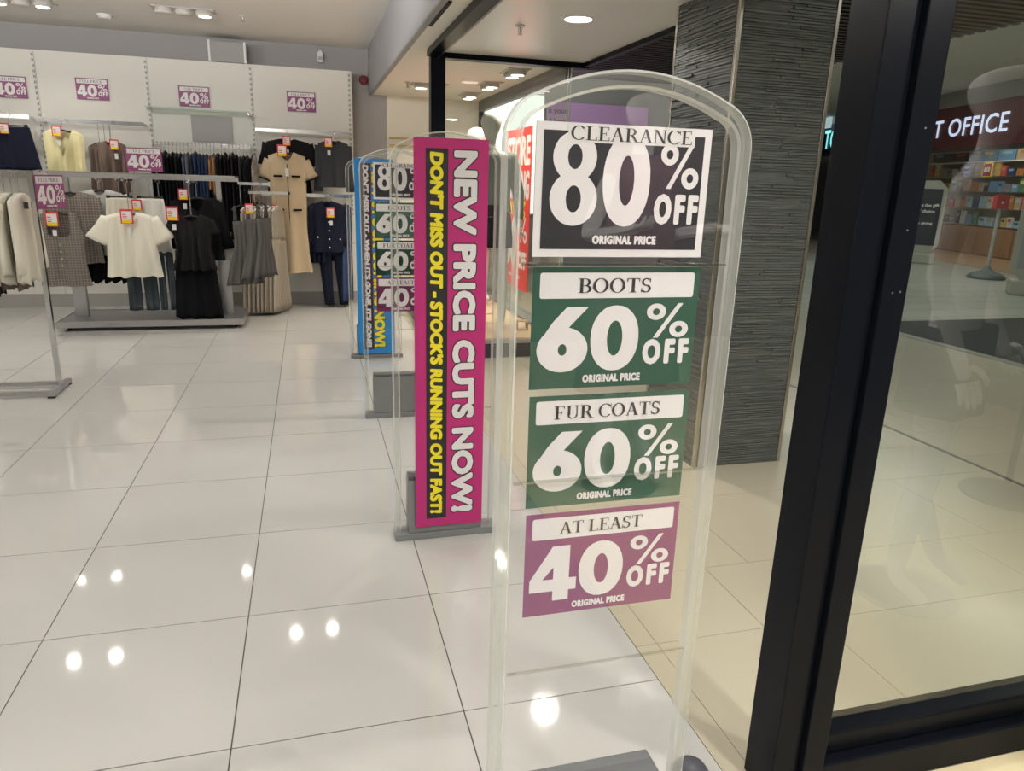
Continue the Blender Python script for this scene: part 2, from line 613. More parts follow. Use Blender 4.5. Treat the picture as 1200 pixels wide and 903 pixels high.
def serif_glyph(mb, ch, x, z, h):
    """one roman capital, thick and thin strokes with slab serifs; returns its advance"""
    T, t, sf = .15*h, .055*h, .045*h

    def rc(x0, x1, z0, z1):
        mb.poly([(x+x0, 0, z+z0), (x+x1, 0, z+z0), (x+x1, 0, z+z1), (x+x0, 0, z+z1)])

    def stem(xc, thick=T, top=True, bot=True, z0=0., z1=None):
        z1 = h if z1 is None else z1
        rc(xc-thick/2, xc+thick/2, z0, z1)
        if top:
            rc(xc-thick/2-.09*h, xc+thick/2+.09*h, z1-sf, z1)
        if bot:
            rc(xc-thick/2-.09*h, xc+thick/2+.09*h, z0, z0+sf)

    def line(x0, z0, x1, z1, wd):
        mb.poly([(x+x0-wd/2, 0, z+z0), (x+x0+wd/2, 0, z+z0), (x+x1+wd/2, 0, z+z1), (x+x1-wd/2, 0, z+z1)])

    def bow(cx, cz, rx, rz, a0, a1, wd_side, wd_top, n=12):
        o = [(cx+rx*math.cos(R(a0+(a1-a0)*k/n)), cz+rz*math.sin(R(a0+(a1-a0)*k/n))) for k in range(n+1)]
        q = [(cx+(rx-wd_side)*math.cos(R(a0+(a1-a0)*k/n)), cz+(rz-wd_top)*math.sin(R(a0+(a1-a0)*k/n))) for k in range(n+1)]
        for k in range(n):
            mb.poly([(x+o[k][0], 0, z+o[k][1]), (x+o[k+1][0], 0, z+o[k+1][1]), (x+q[k+1][0], 0, z+q[k+1][1]), (x+q[k][0], 0, z+q[k][1])])
    if ch == ' ':
        return .30*h
    if ch == 'I':
        stem(.18*h)
        return .40*h
    if ch == 'L':
        stem(.18*h)
        rc(.18*h, .62*h, 0, sf)
        rc(.58*h, .62*h, 0, .25*h)
        return .68*h
    if ch in 'EF':
        stem(.18*h)
        rc(.18*h, .60*h, h-sf, h)
        rc(.56*h, .60*h, .78*h, h)
        rc(.18*h, .46*h, .49*h, .49*h+sf)
        rc(.43*h, .46*h, .38*h, .64*h)
        if ch == 'E':
            rc(.18*h, .64*h, 0, sf)
            rc(.60*h, .64*h, 0, .25*h)
        return .70*h
    if ch == 'T':
        stem(.36*h, top=False)
        rc(.03*h, .69*h, h-sf, h)
        rc(.03*h, .07*h, .76*h, h)
        rc(.65*h, .69*h, .76*h, h)
        return .74*h
    if ch == 'A':
        line(.10*h, 0, .37*h, h, t)
        line(.64*h, 0, .37*h, h, T)
        rc(.20*h, .55*h, .33*h, .33*h+sf)
        rc(0, .22*h, 0, sf)
        rc(.50*h, .78*h, 0, sf)
        return .80*h
    if ch == 'N':
        stem(.14*h, t)
        stem(.66*h, t, bot=False)
        line(.66*h, 0, .16*h, h, T)
        return .82*h
    if ch == 'U':
        stem(.17*h, bot=False, z0=.28*h)
        stem(.64*h, t, bot=False, z0=.28*h)
        bow(.385*h, .30*h, .29*h, .31*h, 180, 360, .10*h, .06*h)
        return .82*h
    if ch in 'PRB':
        stem(.18*h)
        rc(.18*h, .36*h, h-sf, h)
        rc(.18*h, .36*h, .48*h, .48*h+sf)
        bow(.36*h, .74*h, .27*h, .26*h, -90, 90, T, sf)
        if ch == 'B':
            rc(.18*h, .38*h, 0, sf)
            bow(.38*h, .26*h, .30*h, .265*h, -90, 90, T, sf)
            return .74*h
        if ch == 'R':
            line(.68*h, 0, .40*h, .50*h, T)
            rc(.58*h, .80*h, 0, sf)
            return .80*h
        return .68*h
    if ch == 'O':
        bow(.40*h, .5*h, .40*h, .52*h, 0, 360, .15*h, .05*h, 24)
        return .86*h
    if ch == 'C':
        bow(.42*h, .5*h, .42*h, .52*h, 40, 320, .15*h, .05*h, 20)
        rc(.71*h, .75*h, .70*h, h)
        return .80*h
    if ch == 'S':
        bow(.29*h, .74*h, .24*h, .27*h, 30, 270, .11*h, .07*h, 12)
        bow(.29*h, .26*h, .26*h, .28*h, -150, 90, .12*h, .07*h, 12)
        rc(.48*h, .52*h, .70*h, h)
        rc(.04*h, .08*h, 0, .30*h)
        return .62*h
    return .5*h


def serif_text(s, x, z, h, width=None):
    mb = MB()
    cx = 0
    for ch in s:
        cx += serif_glyph(mb, ch, cx, 0, h)
    mb = flat_union(mb)
    k = 1 if width is None else width/cx
    mb.v = [(x+v[0]*k, v[1], z+v[2]) for v in mb.v]
    return mb


# ------------------------------------------------------------------ SETTING: floors
fl = struct('floor', MB().box(-4.6, .94, -4.1, 8.9, -.06, -.0025), m_grout)
tile_me = MB().box(.0019, .5981, .0019, .5981, -.0024, 0).mesh('tile', m_tile)
X0 = -1.4458
Y0 = 4.6492
tile_edge = MB().box(.0019, .5845, .0019, .5981, -.0024, 0).mesh('tile', m_tile)
for i in range(-5, 4):
    for j in range(-9, 15):
        o = link('tile', tile_me if i < 3 else tile_edge, fl)
        o.location = (X0+.6*i, Y0+.6*j, 0)
mf = struct('floor', MB().box(.940, 3.43, 1.17, 22, -.06, -.0025), m_mallgrout)
mt_cache = {}


def mall_tile(x0, x1, y0, y1, parent, m=m_malltile):
    k = (round(x1-x0, 4), round(y1-y0, 4), m.name)
    if k not in mt_cache:
        mt_cache[k] = MB().box(.001, k[0]-.001, .001, k[1]-.001, -.0024, 0).mesh('mall_tile', m)
    o = link('tile', mt_cache[k], parent)
    o.location = (x0, y0, 0)


ys = [1.21]
pat = [.6, .4]
k = 0
rows = []
y = 1.21
while y < 9.5:
    rows.append((y, y+pat[k % 2]))
    y = rows[-1][1]
    k += 1
rows.insert(0, (1.172, 1.21))
offs = [1.61, 1.61, 1.409, 1.60, 1.20, 1.70, 1.35, 1.55, 1.25]
for r_i, (y0, y1) in enumerate(rows):
    mall_tile(.940, 1.014, y0, y1, mf)
    xx = 1.014
    nx = offs[r_i % len(offs)]
    while xx < 3.425:
        e = min(nx, 3.43)
        mall_tile(xx, e, y0, y1, mf)
        xx = e
        nx = e+1.2
mall_tile(.940, 3.43, rows[-1][1], 22, mf, m_malltile2)
tag(struct('trim_1', MB().box(3.43, 3.455, 1.17, 22, -.06, .001), mat('floor_strip', (.11, .105, .10), .35, metal=.5)))
mf2 = struct('floor', MB().box(3.455, 6.0, 1.17, 12, -.06, -.0025), m_mallgrout)
y = 1.41
k = 0
while y < 11.8:
    h = .6 if k % 2 == 0 else .4
    y1 = min(y+h, 12)
    xx = 3.455
    nx = 3.668 + (.0, .75, .35, .95)[k % 4]
    while xx < 5.99:
        e = min(nx, 6.0)
        mall_tile(xx, e, y, y1, mf2)
        xx = e
        nx = e+1.2
    y = y1
    k += 1
mall_tile(3.455, 6.0, 1.172, 1.41, mf2)
m_farfloor = brick_mat('mall_floor_far', (.44, .45, .40), (.38, .39, .34), (.20, .20, .17), 1, 1.2, .5, .012, .28)
struct('floor', MB().box(6.0, 24, 6.79, 26, -.06, 0), m_farfloor)
struct('floor', MB().box(6.0, 24, -3, 6.79, -.06, -.004), m_grout)
tag(struct('trim_2', MB().box(5.88, 6.0, 1.17, 6.79, .0, .004).box(5.88, 9, 6.79, 6.86, 0, .004), mat('mat_edge_strip', (.33, .33, .29), .3, metal=.4)))
tag(MB().box(6.0, 12.4, -1, 6.79, -.003, .004).build('floor_mat', m_carpet), 'large black entrance mat laid on the mall floor', 'mat')

# ------------------------------------------------------------------ SETTING: store walls and ceilings
struct('wall_back', MB().box(-4.6, .91, 8.85, 8.98, 0, 2.775), m_wall)
struct('baseboard_back', MB().box(-4.6, .505, 8.60, 8.85, 0, .14).box(.505, .905, 8.83, 8.85, 0, .10), mat('skirting_grey', (.36, .35, .33), .5))
struct('wall_left', MB().box(-4.72, -4.6, -4.1, 8.98, 0, 2.775), m_panel)
struct('wall_front', MB().box(-4.72, 1.0, -4.22, -4.1, 0, 2.775), m_panel)
struct('ceiling', MB().box(-4.72, .71, -4.22, 8.98, 2.775, 2.83), m_ceil)
struct('trim_3', MB().box(.71, .75, -4.1, 8.85, 2.312, 2.83), m_bulk)
struct('ceiling', MB().box(.75, 1.01, -4.1, 5.66, 2.31, 2.36).box(.75, 2.0, 5.76, 8.98, 2.31, 2.36).box(.75, 1.01, 5.66, 5.76, 2.31, 2.36), m_soffit)
struct('trim_4', MB().box(.712, .748, -4.1, 8.85, 2.300, 2.312), mat('bulkhead_edge', (.25, .25, .26), .5))
tag(MB().box(.752, .775, 4.15, 4.80, 2.300, 2.311).build('air_slot', m_blackmatt), 'black linear air slot in the soffit beside the bulkhead', 'vent')
# white partition ending the back wall, with gold rails
struct('wall_right', MB().box(.91, 2.0, 8.85, 8.98, 0, 2.31), m_cream)
for zz, nm in ((1.845, 'upper'), (1.765, 'lower')):
    o = MB().box(.93, 1.95, 8.815, 8.835, zz, zz+.022).box(.95, .97, 8.83, 8.85, zz, zz+.022).box(1.85, 1.87, 8.83, 8.85, zz, zz+.022).build('gold_rail', m_gold)
    tag(o, nm+' slim gold rail on the cream wall behind the magenta banner', 'rail', 'gold rails on the cream wall')

# shopfront header over the entrance: black track, metal angle and satin soffit out to the mall
t = struct('trim_5', MB().box(.875, .955, 1.17, 5.66, 2.262, 2.309), m_black)
struct('trim_6', MB().poly([(.957, 1.17, 2.262), (1.005, 1.17, 2.299), (1.005, 5.66, 2.299), (.957, 5.66, 2.262)]).box(.955, .96, 1.17, 5.66, 2.26, 2.305), m_steel)
struct('ceiling', MB().box(1.012, 2.08, 1.28, 5.66, 2.30, 2.35), m_satin)
struct('ceiling', MB().box(1.012, 4.6, -4.1, 1.17, 2.30, 2.35), mat('display_soffit', (.72, .69, .62), .6))
struct('trim_7', MB().box(2.08, 2.12, 1.28, 5.76, 2.27, 3.30), m_black)
# mall hall ceiling, slats
struct('ceiling', MB().box(1.0, 26, -3, 27, 3.62, 3.70), m_mallceil)
sl = MB()
slat_parent = thing('slatted_ceiling', 'dark brown slatted raft hung under the mall ceiling beside the stone pillar', 'ceiling', (0, 0, 0))
slme = MB().box(0, 3.9, 0, .055, 0, .05).mesh('slat', m_slat)
for i in range(52):
    o = link('slat', slme, slat_parent)
    o.location = (2.14, 4.35+i*.118, 2.86)
MB().box(2.14, 6.04, 4.3, 10.6, 2.915, 2.93).build('backing_board', m_blackmatt, slat_parent)
# far mall wall seen through the display window
struct('wall_far', MB().box(2.2, 6.6, 12.1, 12.25, 0, 3.62), m_mallgrey)
struct('wall_far', MB().box(6.6, 6.75, 12.1, 24, 0, 3.62), m_mallgrey)
struct('wall_end', MB().box(6.6, 27, 24.0, 24.2, 0, 3.62), m_mallgrey)
bx = thing('lit_panel', 'bright white lit panel on the far mall wall', 'light', (3.2, 11.998, 0))
MB().box(-1.0, .58, .03, .1, .9, 2.80).build('case', m_white, bx)
MB().box(-.99, .57, .02, .03, .92, 2.78).build('diffuser', m_lightbox, bx)
pp = thing('lavender_poster', 'lavender poster with dark lettering on the far mall wall', 'poster', (3.83, 12.0, 0))
MB().box(0, 1.8, .05, .08, .9, 2.70).build('board', m_plav, pp)
tx = MB()
m_pt = mat('poster_ink', (.16, .10, .22), .6)
place(tx, text_poly('a your', .33, .085, .003), .03, 2.50, .045)
place(tx, text_poly('d here', .31, .085, .003), .03, 2.37, .045)
tx.build('lettering', m_pt, pp)

# ------------------------------------------------------------------ far display window of this shop (y = 5.7 .. 8.85)
wz = struct('window_1', MB().box(.905, 1.012, 5.66, 5.76, 0, 2.262), m_black)
struct('trim_8', MB().box(.905, 2.12, 5.66, 5.76, 2.262, 2.31), m_black)
struct('trim_9', MB().box(1.975, 2.03, 5.762, 8.85, 2.19, 2.309), mat('window_head_grey', (.16, .16, .165), .35, metal=.4))
struct('trim_10', MB().box(1.975, 2.03, 8.78, 8.849, 0.17, 2.19), m_black)
struct('window_2', MB().box(1.016, 1.974, 5.705, 5.717, .152, 2.262), m_glass)
struct('window_3', MB().box(1.992, 2.004, 5.72, 8.78, .152, 2.19), m_glass)
struct('trim_11', MB().box(1.976, 1.9795, 5.702, 5.72, .152, 2.262).box(1.993, 2.003, 5.700, 5.7045, .152, 2.262), mat('glass_edge_bright', (.75, .78, .75), .2, metal=.3))
pl = thing('window_plinth', 'low display plinth with pale wood top and black front in the far window', 'plinth', (1.0, 5.70, 0))
MB().box(.015, .97, .005, 3.07, 0, .120).build('kick_board', mat('plinth_charcoal', (.030, .030, .034), .5), pl)
MB().box(.013, .973, .003, 3.07, .120, .150).build('edge_strip', m_steel, pl)
MB().box(.02, .965, .05, 3.06, .150, .154).build('top_board', m_wood, pl)
MB().tube([(.93, .1, .19), (.93, 3.0, .19)], .016, 8).build('cable_tray', m_boxgrey, pl, loc=(0, 0, -.018))

# near display window (pane seen on the right, y = 1.22) with its black post and sill
post = struct('door_1', MB().box(.998, 1.066, 1.185, 1.288, 0, 2.31), m_black, bevel=.002)
pt = struct('door_jamb', MB().box(1.069, 1.128, 1.17, 1.285, 0, 2.31), m_black, post, bevel=.003)
struct('door_jamb', MB().box(1.064, 1.071, 1.19, 1.28, 0, 2.31), m_blackmatt, post)
scr = mat('screw_head', (.5, .5, .5), .3, metal=1)
for (sx, sz) in ((1.104, 1.335), (1.094, 1.215), (1.112, 1.217), (1.105, 1.52)):
    MB().lathe(sx, 0, [(.0022, 0), (.0016, .0012)], 10).build('screw', scr, post).matrix_world = Matrix.Translation((0, 1.1702, sz)) @ Matrix.Rotation(PI/2, 4, 'X')
MB().box(1.128, 4.6, 1.170, 1.285, 0, .085).build('sill', m_black, post, bevel=.004)
MB().box(1.128, 4.6, 1.200, 1.270, .085, .145).build('glazing_bead', m_black, post, bevel=.006)
struct('window_4', MB().box(1.126, 4.6, 1.225, 1.237, .14, 2.30), m_glass)
struct('floor', MB().box(.943, 4.6, -4.1, 1.169, -.06, 0), m_creamfloor)
struct('wall_right', MB().box(4.6, 4.7, -4.1, 1.16, 0, 2.31), mat('display_side_wall', (.32, .31, .30), .7))
struct('wall_front', MB().box(1.0, 4.7, -4.22, -4.1, 0, 2.31), mat('display_back_wall', (.05, .05, .052), .7))

# small rubber door stop at the foot of the frame
tag(MB().lathe(.855, 1.300, [(.045, 0), (.045, .012), (.034, .028), (.012, .035)], 24).build('floor_stop', mat('stop_rubber', (.055, .055, .07), .4), smooth=True),
    'dark dome shaped floor stop beside the foot of the black frame', 'floor stop')

# ------------------------------------------------------------------ stone clad pillar
pil = thing('stone_pillar', 'square pillar clad in thin dark stone strips with steel corner trims', 'pillar', (0, 0, 0))
px0, px1, py0, py1 = 1.885, 2.385, 3.16, 3.75
MB().box(px0, px1, py0, py1, 0, 3.62).build('core', m_stone, pil)
st = MB()
rs = random.Random(3)
z = .0
while z < 2.75:
    hh = rs.choice((.009, .012, .012, .015))
    # front face (towards the shop)
    x = px0+.012
    while x < px1-.012:
        L = rs.uniform(.06, .30)
        e = min(x+L, px1-.012)
        dd = rs.uniform(.001, .013)
        st.box(x, e-.001, py0-dd, py0+.002, z, z+hh-.0036)
        x = e
    y = py0+.012
    while y < py1-.012:
        L = rs.uniform(.08, .32)
        e = min(y+L, py1-.012)
        dd = rs.uniform(.001, .013)
        st.box(px0-dd, px0+.002, y, e-.001, z, z+hh-.0036)
        y = e
    z += hh
tag(st.build('stone_strips', m_stone, pil), kind='stuff')
for (cx, cy) in ((px0, py0), (px1, py0), (px0, py1)):
    MB().box(cx-.010, cx+.010, cy-.010, cy+.010, 0, 3.6).build('corner_trim', m_trim, pil, bevel=.003)

# ------------------------------------------------------------------ back wall display bays
wallpan = thing('wall_panelling', 'white slotted display panelling in four bays along the back wall', 'panelling', (0, 0, 0))
m_slot = mat('slot_shadow_hole', (.10, .10, .10), .7)
bays = [-4.515, -3.515, -2.515, -1.515, -.520, .484]
for i in range(5):
    MB().box(bays[i]+.014, bays[i+1]-.014, 8.60, 8.63, .14, 2.505).build('panel', m_panel, wallpan)
for b in bays:
    s_ = MB().box(b-.013, b+.013, 8.590, 8.632, .14, 2.50).build('slotted_upright', m_panel, wallpan)
    hmb = MB()
    z = 1.0
    while z < 2.48:
        hmb.box(b-.007, b-.002, 8.5885, 8.591, z, z+.026)
        hmb.box(b+.003, b+.008, 8.5885, 8.591, z, z+.026)
        z += .05
    tag(hmb.build('slot_row', m_slot, s_), kind='stuff')
MB().box(-4.53, .50, 8.62, 8.85, 2.495, 2.51).build('top_cap', m_panel, wallpan)
MB().box(.497, .512, 8.595, 8.85, .14, 2.505).build('end_panel', m_panel, wallpan)

# face-out rails and shelf on the panelling


def wall_rail(x0, x1, z, label, y=8.36, m=m_chrome):
    t = thing('wall_rail', label, 'rail', (0, 0, 0), group='hanging rails on the back wall')
    MB().box(x0, x1, y-.006, y+.006, z-.018, z+.018).build('bar', m, t)
    for x in (x0+.02, x1-.02):
        MB().box(x-.006, x+.006, y, 8.60, z-.012, z+.012).build('bracket', m, t)


wall_rail(-3.48, -2.54, 1.875, 'chrome hanging rail above the navy shorts')
wall_rail(-2.49, -1.54, 1.855, 'chrome hanging rail above the pale yellow waistcoat', m=mat('dark_chrome', (.30, .30, .31), .15, metal=1))
wall_rail(-1.48, -.55, 1.68, 'chrome hanging rail under the glass shelf, packed with clothes')
wall_rail(-.49, .46, 1.855, 'chrome hanging rail above the beige dress')
wall_rail(-.49, .46, 1.21, 'lower chrome rail above the navy suit')
gs = thing('glass_shelf', 'clear glass shelf above the packed clothes rail', 'shelf', (0, 0, 0))
MB().box(-1.50, -.535, 8.26, 8.585, 2.012, 2.022).build('shelf_glass', m_shelfglass, gs)
for x in (-1.49, -.545):
    MB().box(x-.004, x+.004, 8.30, 8.595, 1.99, 2.011).build('bracket', m_chrome, gs)
tag(MB().box(-1.13, -.73, 8.585, 8.599, 1.72, 1.98).build('backing_patch', mat('grey_patch', (.40, .38, .38), .7)), 'plain grey board on the panelling under the glass shelf', 'board')

# speaker / air curtain box, siren, bell, detector, sprinklers
ac = thing('air_unit', 'grey boxed air unit with white ends standing on the panelling', 'air unit', (0, 0, 0))
MB().box(-.895, -.57, 8.60, 8.84, 2.512, 2.705).build('body', m_wall, ac, bevel=.004)
for x in (-.915, -.571):
    MB().box(x, x+.022, 8.59, 8.845, 2.511, 2.715).build('end_cap', m_white, ac, bevel=.003)
sr = thing('motion_sensor', 'white motion sensor high on the grey wall', 'sensor', (.20, 8.85, 2.66))
MB().box(-.03, .03, -.05, -.001, -.06, .05).build('body', m_white, sr, bevel=.01)
MB().box(-.02, .02, -.056, -.049, -.035, .0).build('lens', mat('sensor_lens', (.45, .47, .50), .2), sr, bevel=.003)
MB().box(-.012, .012, -.03, -.001, .05, .07).build('bracket', m_white, sr)
bl = thing('alarm_bell', 'dark red round alarm sounder in the wall corner', 'alarm', (.655, 8.85, 2.45))
o = MB().lathe(0, 0, [(.045, 0), (.045, .03), (.05, .035), (.05, .06), (.035, .075)], 24).build('sounder', m_redb, bl, smooth=False)
o.rotation_euler = (PI/2, 0, 0)
o.location = (0, -.001, 0)
sd = thing('smoke_detector', 'small round smoke detector on the store ceiling', 'detector', (-1.72, 8.05, 2.775))
MB().lathe(0, 0, [(.045, -.035), (.055, -.02), (.055, -.012), (.07, -.011), (.07, -.0005)], 24).build('housing', m_white, sd)


def sprinkler(x, y, z, label):
    t = thing('sprinkler', label, 'sprinkler', (x, y, z), group='ceiling sprinklers')
    MB().lathe(0, 0, [(.028, -.006), (.028, -.0005)], 18).build('collar', m_white if z > 2.5 else m_steel, t)
    MB().tube([(0, 0, -.006), (0, 0, -.045)], .005, 8).tube([(-.012, 0, -.008), (-.010, 0, -.04), (0, 0, -.05)], .002, 6).tube([(.012, 0, -.008), (.010, 0, -.04), (0, 0, -.05)], .002, 6).build('pendant', m_steel, t)
    MB().lathe(0, 0, [(.016, -.052), (.016, -.049)], 12).build('deflector', m_steel, t)


sprinkler(-.49, 7.55, 2.775, 'sprinkler in the main store ceiling near the air unit')
sprinkler(1.26, 4.55, 2.30, 'sprinkler in the satin soffit over the entrance')
sprinkler(.98, 7.55, 2.31, 'sprinkler in the cream ceiling over the far window')

# ------------------------------------------------------------------ lamps
STORE_P = 7


def multi_spot(x, y, z, label, n=3, lit=(0, 1, 2), power=STORE_P, dirx=1, col=(1, .955, .89), vis=None):
    t = thing('recessed_spotlight', label, 'ceiling light', (x, y, z), group='recessed spotlights')
    L = .165*n+.03
    fr = MB()
    a, b, cc, d = (-L/2, L/2, -.095, .095) if dirx else (-.095, .095, -L/2, L/2)
    fr.box(a, b, cc, cc+.012, -.006, -.0005).box(a, b, d-.012, d, -.006, -.0005).box(a, a+.012, cc, d, -.006, -.0005).box(b-.012, b, cc, d, -.006, -.0005)
    fr.build('frame', m_lightoff, t)
    for k in range(n):
        off = (k-(n-1)/2)*.165
        ox, oy = (off, 0) if dirx else (0, off)
        o = MB().lathe(ox, oy, [(.068, -.045), (.074, -.03), (.066, -.001)], 24).build('lamp_ring', m_lightoff, t)
        on = k in lit
        MB().lathe(ox, oy, [(.052, -.0470), (.052, -.0452)], 24).build('lamp_disc', m_lamp if on else m_lampdim, o)
        if on:
            area('spot', (x+ox, y+oy, z-.050), power/len(lit), .075, col, spread=130)


for (x, y, lab) in ((-1.97, 6.24, 'recessed spotlight in the store ceiling over the left clothes rack'), (-.11, 6.25, 'recessed spotlight in the store ceiling, above the aisle by the blue banner'),
                    (-2.28, 7.69, 'recessed spotlight over the navy shorts'), (-.97, 7.51, 'recessed three lamp spotlight in the store ceiling, right lamp shining'),
                    (-3.9, 6.24, 'recessed spotlight near the left wall at the back'), (-3.9, 3.2, 'recessed spotlight near the left wall, mid store'),
                    (-1.97, 3.2, 'recessed spotlight over the middle of the store floor'), (-.11, 3.2, 'recessed spotlight over the aisle by the magenta banner'),
                    (-1.97, .2, 'recessed spotlight left of the doorway aisle'), (-.11, .2, 'recessed spotlight over the near doorway aisle'),
                    (-3.9, .2, 'recessed spotlight near the left wall at the front'), (-1.5, -2.4, 'recessed spotlight over the front of the store')):
    lit = (2,) if 'three lamp' in lab else (0, 2)
    multi_spot(x, y, 2.775, lab, 3 if 'three lamp' in lab else 3, lit, STORE_P*(.6 if 'three' in lab else 1))


def downlight(x, y, z, label, power, spread=150, col=(1, .955, .89)):
    t = thing('downlight', label, 'ceiling light', (x, y, z), group='round downlights')
    MB().lathe(0, 0, [(.088, -.004), (.088, -.0005)], 32).build('bezel', m_white, t)
    MB().lathe(0, 0, [(.076, -.0055), (.076, -.0042)], 32).build('diffuser', m_lamp, t)
    area('downlight_beam', (x, y, z-.007), power, .15, col, spread=spread)


downlight(1.512, 4.24, 2.30, 'round lit downlight in the satin soffit over the entrance', 19)
downlight(1.512, 2.0, 2.30, 'round lit downlight in the soffit near the black frame', 12)
downlight(2.15, .0, 2.30, 'added round downlight over the near display window', 42, 175)  # unseen lamp added to light the mannequin mirrored in the pane
downlight(1.25, -.1, 2.30, 'added round downlight over the back of the near display', 34, 175)  # unseen lamp, added for the mannequin mirrored in the nearest antenna
sp_ = thing('added_spotlight', 'added tilted spotlight aimed at the flowered dress mannequin in the near display', 'ceiling light', (1.15, .35, 2.30))  # added out of view to strengthen the mannequin's reflection
MB().tube([(0, 0, -.0005), (0, 0, -.06)], .012, 8).build('stem', m_black, sp_)
MB().tube([(0, .05, -.06), (0, -.05, -.13)], .045, 16).build('lamp_head', m_black, sp_)
area('added_spot', (1.15, .295, 2.163), 26, .07, (1, .97, .92), rot=(R(-62), 0, 0), spread=70)
for i, y in enumerate((6.37, 7.27, 8.2)):
    multi_spot(1.73, y, 2.31, ('nearest', 'middle', 'farthest')[i]+' of the lit twin spotlights over the far display window', 2, (0, 1), 13, 0, (1, .90, .74))
multi_spot(1.2, 7.6, 2.31, 'lit twin spotlight over the left side of the far display window', 2, (0, 1), 12, 1, (1, .90, .74))

def uplight(x, y, z, L, label, power, tilt=0.):  # added lamps out of view, there only to brighten the store ceiling
    t = thing('added_uplight', label, 'ceiling light', (x, y, z), group='added ceiling uplights')
    MB().box(-L/2, L/2, -.06, .06, -.04, -.005).build('housing', m_white, t, bevel=.004)
    MB().box(-L/2+.01, L/2-.01, -.05, .05, -.005, -.003).build('diffuser', m_lamp, t)
    for q in (-1, 1):
        MB().tube([(q*L*.4, 0, -.005), (q*L*.4, 0, 2.775-z-.001)], .0015, 5).build('wire', m_steel, t)
    area('added_uplight_beam', (x, y, z+.002), power, L-.04, (1, .97, .93), rot=(PI-tilt, 0, 0), sy=.09)


uplight(-3.0, .3, 2.25, 1.5, 'added linear ceiling uplight left of the doorway, behind the photographer', 60)
uplight(-1.0, -1.3, 2.25, 1.5, 'added linear ceiling uplight near the front of the store, behind the photographer', 60)
uplight(-3.5, 4.35, 2.42, 1.5, 'added linear ceiling uplight by the left wall', 140, .46)
uplight(-1.0, 4.35, 2.42, 1.5, 'added linear ceiling uplight over the middle of the store', 140, .46)

# ------------------------------------------------------------------ sale signs
SIGN_NUM = {}


def sale_sign(name, label, loc, top, num, base, header=True, wd=.292, hd=.200, rz=0, group='percentage sale signs', detail=True, serifw=None):
    t = thing(name, label, 'sign', loc, rz, group)
    k = wd/.292
    MB().box(0, wd, 0, .0012, 0, hd).build('card', base, t)
    f = -.0004
    white = MB()
    if not header:   # framed clearance sign
        b = .012*k
        white.poly([(0, f, 0), (wd, f, 0), (wd, f, hd), (0, f, hd)])
        inner = MB().poly([(b, f*2, b), (wd-b, f*2, b), (wd-b, f*2, hd-b), (b, f*2, hd-b)])
        white.build('white_border', m_pw, t)
        inner.build('dark_field', m_pdark, t)
        g = MB()
        digit(g, num[0], .024*k, .048*k, .078*k, .140*k)
        digit(g, num[1], .110*k, .048*k, .080*k, .140*k)
        digit(g, '%', .206*k, .108*k, .068*k, .068*k)
        place(g, text_poly('OFF', .078*k, .048*k, .0029*k, spacing=1.4), .200*k, .052*k)
        place(g, text_poly('ORIGINAL PRICE', .110*k, .014*k, .0010*k, spacing=1.12), .098*k, .020*k)
        g.v = [(v[0], f*3, v[2]) for v in g.v]
        g.build('numerals', m_pw, t)
        lab = MB().poly([(.050*k, f*4, .172*k), (.262*k, f*4, .172*k), (.262*k, f*4, .199*k), (.050*k, f*4, .199*k)]).build('stuck_label', m_plabel, t)
        s = serif_text(top, .054*k, .1755*k, .020*k, .204*k)
        s.v = [(v[0], f*5, v[2]) for v in s.v]
        s.build('label_lettering', m_ink, lab)
        return t
    # header strip with rounded corners
    x0, x1, z0, z1, r = .012*k, wd-.010*k, hd-.050*k, hd-.009*k, .004*k
    pts = []
    for cx, cz, a in ((x1-r, z1-r, 0), (x0+r, z1-r, 90), (x0+r, z0+r, 180), (x1-r, z0+r, 270)):
        pts += [(cx+r*math.cos(R(a+q*30)), f, cz+r*math.sin(R(a+q*30))) for q in range(4)]
    hs = MB().poly(pts).build('header_strip', m_pw, t)
    s = serif_text(top, 0, 0, .023*k)
    wtx = max(v[0] for v in s.v)
    tw = serifw*k if serifw else wtx
    s = serif_text(top, (x0+x1)/2-tw/2-.006*k, z0+.009*k, .023*k, tw)
    s.v = [(v[0], f*3, v[2]) for v in s.v]
    s.build('header_lettering', m_ink, hs)
    key = num+str(round(k, 3))
    if key not in SIGN_NUM:
        g = MB()
        digit(g, num[0], .010*k, .028*k, .088*k, .108*k)
        digit(g, num[1], .102*k, .028*k, .086*k, .110*k)
        digit(g, '%', .200*k, .082*k, .078*k, .058*k)
        place(g, text_poly('OFF', .086*k, .044*k, .0028*k, spacing=1.4), .197*k, .036*k)
        place(g, text_poly('ORIGINAL PRICE', .104*k, .0135*k, .0009*k, spacing=1.12), .092*k, .009*k)
        g.v = [(v[0], f*2, v[2]) for v in g.v]
        SIGN_NUM[key] = g.mesh('numerals', m_pw)
    link('numerals', SIGN_NUM[key], t)
    return t


def sign_stack(y, where, x=.336):
    g = 'sale signs in a column'
    a = sale_sign('clearance_sign', 'black and white CLEARANCE 80% OFF sign on '+where, (x-.003, y, 1.290), 'CLEARANCE', '80', m_pdark, header=False, group=g)
    a.scale.x = 1.0
    sale_sign('boots_sign', 'green BOOTS 60% OFF sign on '+where, (x, y, 1.074), 'BOOTS', '60', m_pgreen, group=g, serifw=.130)
    sale_sign('fur_coats_sign', 'green FUR COATS 60% OFF sign on '+where, (x+.002, y, .862), 'FUR COATS', '60', m_pgreen, group=g, serifw=.195)
    sale_sign('at_least_sign', 'purple AT LEAST 40% OFF sign on '+where, (x+.004, y, .649), 'AT LEAST', '40', m_ppurple, group=g, serifw=.158)


